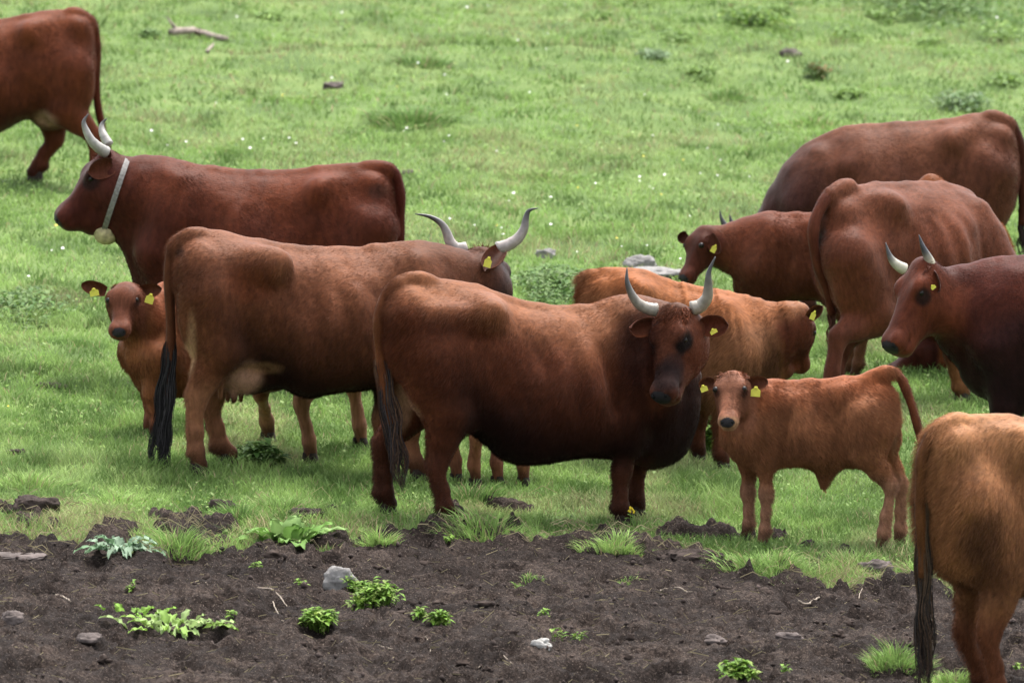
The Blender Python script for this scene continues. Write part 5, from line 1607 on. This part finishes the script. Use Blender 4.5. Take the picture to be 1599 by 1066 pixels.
def broadleaf(x, y, n, Lm, Wm, label, col, cat, name, elev=(.3, 1.2), group=None, wav=.12, col2=None, spread=.05, bend=.45, lean=None):
    """a rosette whose large leaves are each a part"""
    p = ground_at(x, y)
    rt = bpy.data.objects.new(name, None); COL.objects.link(rt); rt.location = p; tagged(rt, label, cat, group)
    for i in range(n):
        az = i * 2.399 + RS.rand() * .5; el = elev[0] + (elev[1] - elev[0]) * RS.rand()
        L = Lm * (.55 + .55 * RS.rand()); W = Wm * (.7 + .5 * RS.rand())
        b = (math.cos(az) * spread * RS.rand() * 2, math.sin(az) * spread * RS.rand() * 2, .0)
        V, F = leaf_pts(b, (math.cos(az) * math.cos(el), math.sin(az) * math.cos(el), math.sin(el)), (0, 0, 1), L, W, bend, 7, wav)
        c = np.array(col if (col2 is None or RS.rand() < .6) else col2) * (.75 + .5 * RS.rand())
        C = np.tile(c, (len(V), 1)); C[1::3] *= 1.35
        link('leaf', mesh_from_arrays('leaf', V, F, MAT_LEAF, True, C, 'tint'), rt)
    return rt

def rock(x, y, wpx, hpx, label, col=None, cat='stone', name='stone', group=None, seed=1, mat=None, sink=.35, depth=.8):
    p = ground_at(x, y); k = px_scale(p)
    rx = wpx / k / 2; rz = hpx / k / (2 - sink * 1.2)
    V, F = uv_ball((0, 0, 0), 1, 44, 28)
    crumb = cat == 'earth clod'
    n = noise3(V[:, 0] * 1.6 + seed * 7.3, V[:, 1] * 1.6, V[:, 2] * 1.6, seed) - .5
    n2 = noise3(V[:, 0] * 5 + seed, V[:, 1] * 5, V[:, 2] * 5, seed + 3) - .5
    n3_ = noise3(V[:, 0] * 11 + seed, V[:, 1] * 11, V[:, 2] * 11, seed + 5) - .5
    V = V * (1 + .85 * n + (.45 if crumb else .30) * n2 + (.25 if crumb else .12) * n3_)[:, None]
    V = np.sign(V) * np.abs(V) ** .85
    V = V * np.array([rx, rx * depth, rz]); V[:, 2] += rz * (1 - sink)
    o = link(name, mesh_from_arrays(name, V, F, mat or MAT_STONE, True)); o.location = p
    return tagged(o, label, cat, group)

def twig(pts, r, label, cat='twig', name='twig', lift=.01, mat=None, side=None, group=None, taper=.5):
    P = [ground_at(x, y) + np.array([0, 0, lift + (l if (l := (q[0] if q else 0)) else 0)]) for x, y, *q in pts]
    P = smooth_path(P, 18); o0 = P[0].copy(); P = P - o0
    P += (np.array([noise3(P[:, 0] * 30 + i * 9, P[:, 1] * 30, P[:, 2] * 30, 5 + i) for i in range(3)]).T - .5) * r * 2
    t = np.linspace(0, 1, 18)
    if name == 'dead_branch': P[:, 2] = P[0, 2] * (1 - t) + P[-1, 2] * t + .015 * np.sin(t * 7)
    V, F = sweep(P, r * (1 - taper * t) * (1 + .25 * (noise2(t * 9, t * 0, 3) - .5)), 8)
    if side:
        i, dx, dy, dz = side; b = P[i]
        V2, F2 = sweep([b, b + np.array([dx * .5, dy * .5, dz * .45]), b + np.array([dx, dy, dz])], [r * .6, r * .45, r * .15], 6)
        B = Bag(); B.add(V, F, (1, 1, 1)); B.add(V2, F2, (1, 1, 1)); me = B.mesh(name, mat or MAT_WOOD)
    else: me = mesh_from_arrays(name, V, F, mat or MAT_WOOD)
    o = link(name, me); o.location = o0
    return tagged(o, label, cat, group)

G_DEEP = [(.07, .14, .035), (.10, .185, .045), (.13, .215, .055), (.15, .22, .08)]
G_FRESH = [(.14, .26, .035), (.18, .30, .05), (.11, .21, .03), (.22, .30, .07)]
G_GREY = [(.15, .22, .11), (.20, .27, .15), (.10, .17, .07)]
if 'nograss' not in DEV:
    TG = 'grass tussocks in the pasture'
    for a in ((640, 192, 120, 34, 'dark green tussock in the upper middle of the pasture, the larger of two there', 700, 1), (660, 102, 85, 24, 'small dark tussock near the top edge, above the larger tussock', 420, 1),
              (1135, 152, 66, 20, 'low tussock in the upper right pasture, left of the flowering weeds', 300, 1), (850, 278, 120, 20, 'flat bright tussock between the wide-horned cow and the stout cow', 500, 0),
              (1268, 196, 110, 20, 'flat tussock just above the back of the grazing cow at right', 400, 0), (735, 784, 90, 40, 'thick dark tussock beside the hind leg of the centre cow', 700, 1),
              (372, 815, 64, 46, 'upright dark green grass tuft on the soil edge, left of the broad-leaved dock', 520, 1), (275, 838, 90, 52, 'tall bright grass tuft on the soil edge, right of the grey thistle', 620, 0),
              (1200, 892, 130, 50, 'long drooping grass tuft at the soil edge below the standing calf', 800, 0), (960, 850, 90, 40, 'grass tuft at the soil edge under the front hooves of the centre cow', 500, 2),
              (760, 838, 120, 50, 'spiky bright grass tuft at the soil edge below the centre cow belly', 620, 0), (45, 760, 110, 40, 'soft grass tuft at the left edge above the earth clod', 500, 2),
              (1400, 1048, 84, 50, 'bright grass tuft on the soil left of the long black tail', 700, 0), (1490, 1058, 70, 44, 'bright grass tuft on the soil right of the long black tail', 600, 2),
              (825, 903, 40, 14, 'small thin grass tuft alone on the bare soil below the centre cow', 120, 0), (590, 838, 60, 34, 'grass tuft at the soil edge by the hind hoof of the centre cow', 400, 2),
              (440, 800, 100, 40, 'grass tuft behind the broad-leaved dock', 520, 0), (180, 790, 90, 30, 'grass tuft among dry straw left of the tall bright tuft', 380, 2),
              (1330, 885, 90, 34, 'grass tuft at the soil edge left of the grey clod', 420, 0), (1440, 895, 70, 38, 'grass tuft at the soil edge right of the grey clod', 380, 2),
              (40, 500, 90, 24, 'low grass tuft under the dark weed patch at the left edge', 300, 0), (980, 905, 40, 12, 'tiny grass tuft on the soil below the front hooves', 60, 0)):
        tussock(a[0], a[1], a[2] * 1.15, a[3] * .8, a[4], a[5], a[6], group=TG, wide=1.0 if a[1] > 500 else 1.9)
    leafy(865, 452, 125, 34, 2300, .045, 'dense dark nettle patch between the wide-horned cow and the tan calf', G_DEEP, 'weed patch', 'nettle_patch', flat=4.5)
    leafy(45, 480, 150, 22, 1300, .045, 'dark leafy weed patch at the left edge beside the left calf', G_DEEP, 'weed patch', 'weed_patch', flat=3.5)
    leafy(1470, 18, 240, 34, 1500, .07, 'dark leafy weeds along the top right edge', G_DEEP, 'weed patch', 'weed_patch', flat=2.5)
    leafy(1180, 40, 170, 34, 900, .06, 'pale green weeds at the top, right of the middle', G_DEEP + G_FRESH, 'weed patch', 'weed_patch', flat=2.5)
    leafy(1500, 172, 130, 30, 600, .05, 'grey green weeds above the rump of the grazing cow', G_DEEP + G_GREY, 'weed patch', 'weed_patch', flat=2)
    leafy(1275, 122, 60, 28, 330, .05, 'small weed clump in the upper right pasture with rusty leaves', G_DEEP + [(.2, .12, .05)], 'weed', 'leafy_weed', flat=2)
    leafy(1020, 92, 70, 16, 260, .05, 'grey green thistle clump near the top, right of the middle', G_GREY, 'weed', 'leafy_weed', flat=2)
    leafy(1110, 705, 90, 80, 900, .045, 'green weeds behind the standing calf, beside the tan calf leg', G_FRESH + G_DEEP, 'weed', 'leafy_weed', flat=1.8)
    leafy(405, 725, 84, 40, 420, .06, 'dark green weed between the hooves of the big cow and the hidden calf', G_DEEP, 'weed', 'leafy_weed', flat=1.5)
    for x, y, w_, h_, l in ((1215, 22, 70, 26, 'weed clump at the top edge above the pale green weeds'), (1325, 62, 60, 18, 'yellow tinged weed below the dark weeds of the top edge'), (1375, 28, 70, 20, 'pale weed at the top edge left of the dark weeds'),
                            (1450, 70, 56, 18, 'small weed right of the yellow tinged weed'), (1560, 60, 80, 26, 'weed clump near the upper right corner'), (1325, 152, 60, 22, 'low weed below the rusty leaved clump'), (1095, 118, 56, 16, 'low weed left of the low tussock in the upper right'),
                            (1060, 62, 60, 16, 'faint weed above the grey green thistle clump'), (1570, 130, 60, 20, 'weed by the right edge above the grazing cow'), (420, 30, 60, 14, 'low weed at the top right of the dead branch'), (930, 30, 70, 14, 'low weed near the top edge, middle of the photo')):
        leafy(x, y, w_ * 1.1, h_ * .6, 300, .06, l, [(.15, .25, .06), (.19, .29, .07), (.12, .20, .05)], 'weed', 'leafy_weed', flat=2.6)
    leafy(235, 60, 40, 18, 200, .05, 'small dark weed left of the dead branch', G_DEEP, 'weed', 'leafy_weed', flat=2)
    leafy(585, 948, 104, 46, 620, .035, 'bright green chickweed mat on the soil right of the whitish stone', G_FRESH, 'weed', 'chickweed')
    leafy(560, 905, 60, 26, 200, .030, 'loose green weed behind the whitish stone', G_FRESH, 'weed', 'chickweed')
    leafy(500, 985, 70, 34, 420, .038, 'rounded bright green weed on the soil left of the chickweed mat', G_FRESH, 'weed', 'chickweed')
    leafy(686, 978, 42, 30, 200, .035, 'small upright green weed on the soil right of the chickweed mat', G_FRESH, 'weed', 'chickweed')
    leafy(655, 962, 28, 22, 70, .03, 'tiny green weed just left of the small upright weed', G_FRESH, 'weed', 'chickweed')
    leafy(1150, 1060, 84, 30, 400, .04, 'bright green weed at the bottom edge right of the middle', G_FRESH, 'weed', 'chickweed')
    for x, y, s, l in ((205, 912, 14, 'tiny green seedling left on the soil, above the low leafy weed'), (400, 890, 26, 'pair of tiny green seedlings near the soil edge below the dock'), (470, 905, 24, 'sparse reddish green seedling left of the whitish stone'),
                       (850, 965, 18, 'yellowish seedling on the soil in the middle'), (1225, 1052, 20, 'tiny green seedling right of the weed at the bottom edge'), (870, 1012, 40, 'thin sprawling seedling beside a pale stone'), (360, 968, 20, 'yellow green seedling on the soil right of the low leafy weed'),
                       (905, 1008, 22, 'tiny seedling right of the pale stone'), (1590, 1045, 20, 'tiny plant at the right bottom edge'), (700, 838, 30, 'short green weed in the dark clods')):
        leafy(x, y, s, s * .7, 26, .028, l, G_FRESH, 'seedling', 'seedling', group='seedlings on the bare soil')
    broadleaf(450, 860, 34, .34, .10, 'broad-leaved dock plant at the edge of the soil', (.12, .22, .05), 'dock plant', 'dock_plant', (.5, 1.45), col2=(.18, .28, .09), wav=.16)
    broadleaf(190, 850, 26, .19, .055, 'grey green thistle rosette at the edge of the soil on the left', (.17, .24, .16), 'thistle', 'thistle', (.25, 1.1), col2=(.10, .17, .09), wav=.3)
    broadleaf(262, 980, 34, .19, .05, 'low leafy weed with grey outer leaves on the soil at lower left', (.16, .26, .05), 'weed', 'rosette_weed', (.3, 1.1), col2=(.24, .33, .12), wav=.25, spread=.12)
    broadleaf(205, 964, 20, .13, .04, 'small leafy weed beside the low weed at lower left', (.15, .27, .04), 'weed', 'rosette_weed', (.35, 1.2), wav=.25, spread=.08)
    # yellow-flowered plant in front of the hoof
    p = ground_at(984, 832); B = Bag()
    rt = bpy.data.objects.new('mustard_plant', None); COL.objects.link(rt); rt.location = p
    tagged(rt, 'slender plant with small yellow flowers in front of the centre cow front hooves', 'wildflower')
    V, F = sweep([(0, 0, 0), (.004, 0, .07), (-.002, 0, .13)], [.003, .0025, .0015], 5); B.add(V, F, (.14, .24, .05))
    for i in range(16):
        z = .01 + .10 * RS.rand(); az = RS.rand() * 6.28
        V, F = leaf_pts((0, 0, z), (math.cos(az), math.sin(az), .3), (0, 0, 1), .035, .015, .3, 3); B.add(V, F, (.16, .27, .06))
    link('stem', B.mesh('stem', MAT_LEAF, True, 'tint'), rt)
    for i in range(9):
        c = (RS.randn() * .012, RS.randn() * .012, .115 + .03 * RS.rand()); V, F = uv_ball(c, .006, 7, 5)
        link('flower', mesh_from_arrays('flower', V, F, MAT_LEAF, True, np.tile((.75, .60, .05), (len(V), 1)), 'tint'), rt)
    MAT_PALE = plain_mat('whitish_stone', (.19, .18, .17), .85, .2, nscale=22, namt=.35, bump=.9, bdist=.015)
    MAT_CLOD = plain_mat('dark_clod', (.040, .030, .026), .95, .1, nscale=25, namt=.5, bump=1, bdist=.02)
    MAT_DRYCLOD = plain_mat('dry_clod', (.10, .082, .075), .95, .1, nscale=18, namt=.5, bump=1, bdist=.02)
    SG = 'stones lying about'
    for a in ((531, 915, 56, 34, 'whitish grey stone on the soil beside the chickweed', MAT_PALE, 2), (1000, 420, 44, 20, 'rounded grey stone in the grass behind the tan calf', MAT_PALE, 3), (1030, 431, 100, 12, 'flat pale slab of stone in front of the rounded grey stone', MAT_PALE, 4),
              (852, 402, 30, 14, 'small pale stone above the nettle patch', MAT_PALE, 5), (1110, 1003, 46, 13, 'flat pinkish stone on the soil at lower right', MAT_DRYCLOD, 6), (1230, 1000, 40, 13, 'angular dry stone right of the flat pinkish stone', MAT_DRYCLOD, 7),
              (845, 1010, 34, 14, 'pale pointed stone on the soil near the bottom middle', MAT_STONE, 8), (30, 872, 76, 8, 'flat grey stone sunk in the soil at the left edge', MAT_DRYCLOD, 10),
              (18, 972, 36, 16, 'brown dry clod at the left edge of the soil', MAT_DRYCLOD, 11), (140, 1000, 40, 12, 'small brown clod right of the one at the left edge', MAT_DRYCLOD, 12), (520, 137, 34, 9, 'dark stone in the far grass left of the large tussock', MAT_DRYCLOD, 13),
              (1232, 88, 34, 12, 'brown stone in the grass at the upper right', MAT_DRYCLOD, 14), (636, 272, 18, 7, 'small pinkish stone right of the belled cow rump', MAT_DRYCLOD, 15), (450, 985, 0, 0, '', None, 0)):
        if a[2]: rock(a[0], a[1], a[2], a[3], a[4], group=SG, seed=a[6], mat=a[5], sink=.5)
    CG = 'lumps of dark earth in the grass'
    for a in ((50, 800, 74, 40, 'large crumbly earth clod at the left edge above the soil', 21), (345, 795, 44, 26, 'earth clod behind the upright grass tuft', 22), (478, 806, 54, 26, 'dark earth clod behind the dock', 23), 
              (1080, 882, 80, 26, 'dark earth heap at the soil edge left of the drooping grass', 25), (1300, 872, 60, 16, 'flat dark earth patch below the standing calf', 26), (1370, 893, 50, 30, 'grey brown clod at the soil edge below the calf hind hooves', 27),
              (80, 600, 50, 10, 'low dark patch of earth in the grass at the left', 29), (25, 705, 34, 12, 'reddish dark patch of earth at the left edge', 30), ):
        rock(a[0], a[1] + 3, a[2], a[3] * .6, a[4], cat='earth clod', name='earth_clod', group=CG, seed=a[5], mat=MAT_DRYCLOD if a[5] == 27 else MAT_CLOD, sink=.62)
    twig([(262, 60), (285, 60), (305, 56), (330, 61), (352, 66)], .036, 'weathered dead branch lying in the far grass at the upper left', 'branch', 'dead_branch', .04, side=(2, -.10, 0, .13), taper=.3)
    twig([(322, 84), (330, 76), (335, 72)], .016, 'short dark stick below the dead branch', 'stick', 'stick', .02)
    SW = plain_mat('pale_twig', (.22, .18, .14), .8, .2, nscale=30, namt=.3)
    for pts, r, l in (([(400, 918), (425, 926), (440, 936), (450, 948)], .007, 'pale bent twig on the soil below the dock'), ([(270, 880), (295, 892), (325, 910)], .006, 'thin straight pale twig on the soil below the tall bright tuft'),
                      ([(1245, 946), (1265, 942), (1292, 933)], .010, 'thick pale twig on the soil below the standing calf'), ([(85, 930), (98, 934), (110, 944)], .008, 'short brown twig on the soil at the left'),
                      ([(425, 955), (440, 970), (455, 980)], .005, 'thin twig left of the rounded weed'), ([(590, 1010), (615, 1014), (645, 1018)], .006, 'long straight twig near the bottom, left of the middle'), ([(1030, 912), (1055, 918), (1080, 924)], .008, 'flat pale twig on the soil below the front hooves'),
                      ([(662, 995), (668, 1005), (672, 1016)], .006, 'short pale stick below the small upright weed'), ([(1340, 935), (1345, 925), (1350, 912)], .004, 'pale straw leaning by the soil edge at right'), ([(745, 1035), (775, 1037), (800, 1037)], .006, 'pale stick lying at the bottom middle')):
        twig(pts, r * .75, l, mat=SW, group='twigs on the bare soil')
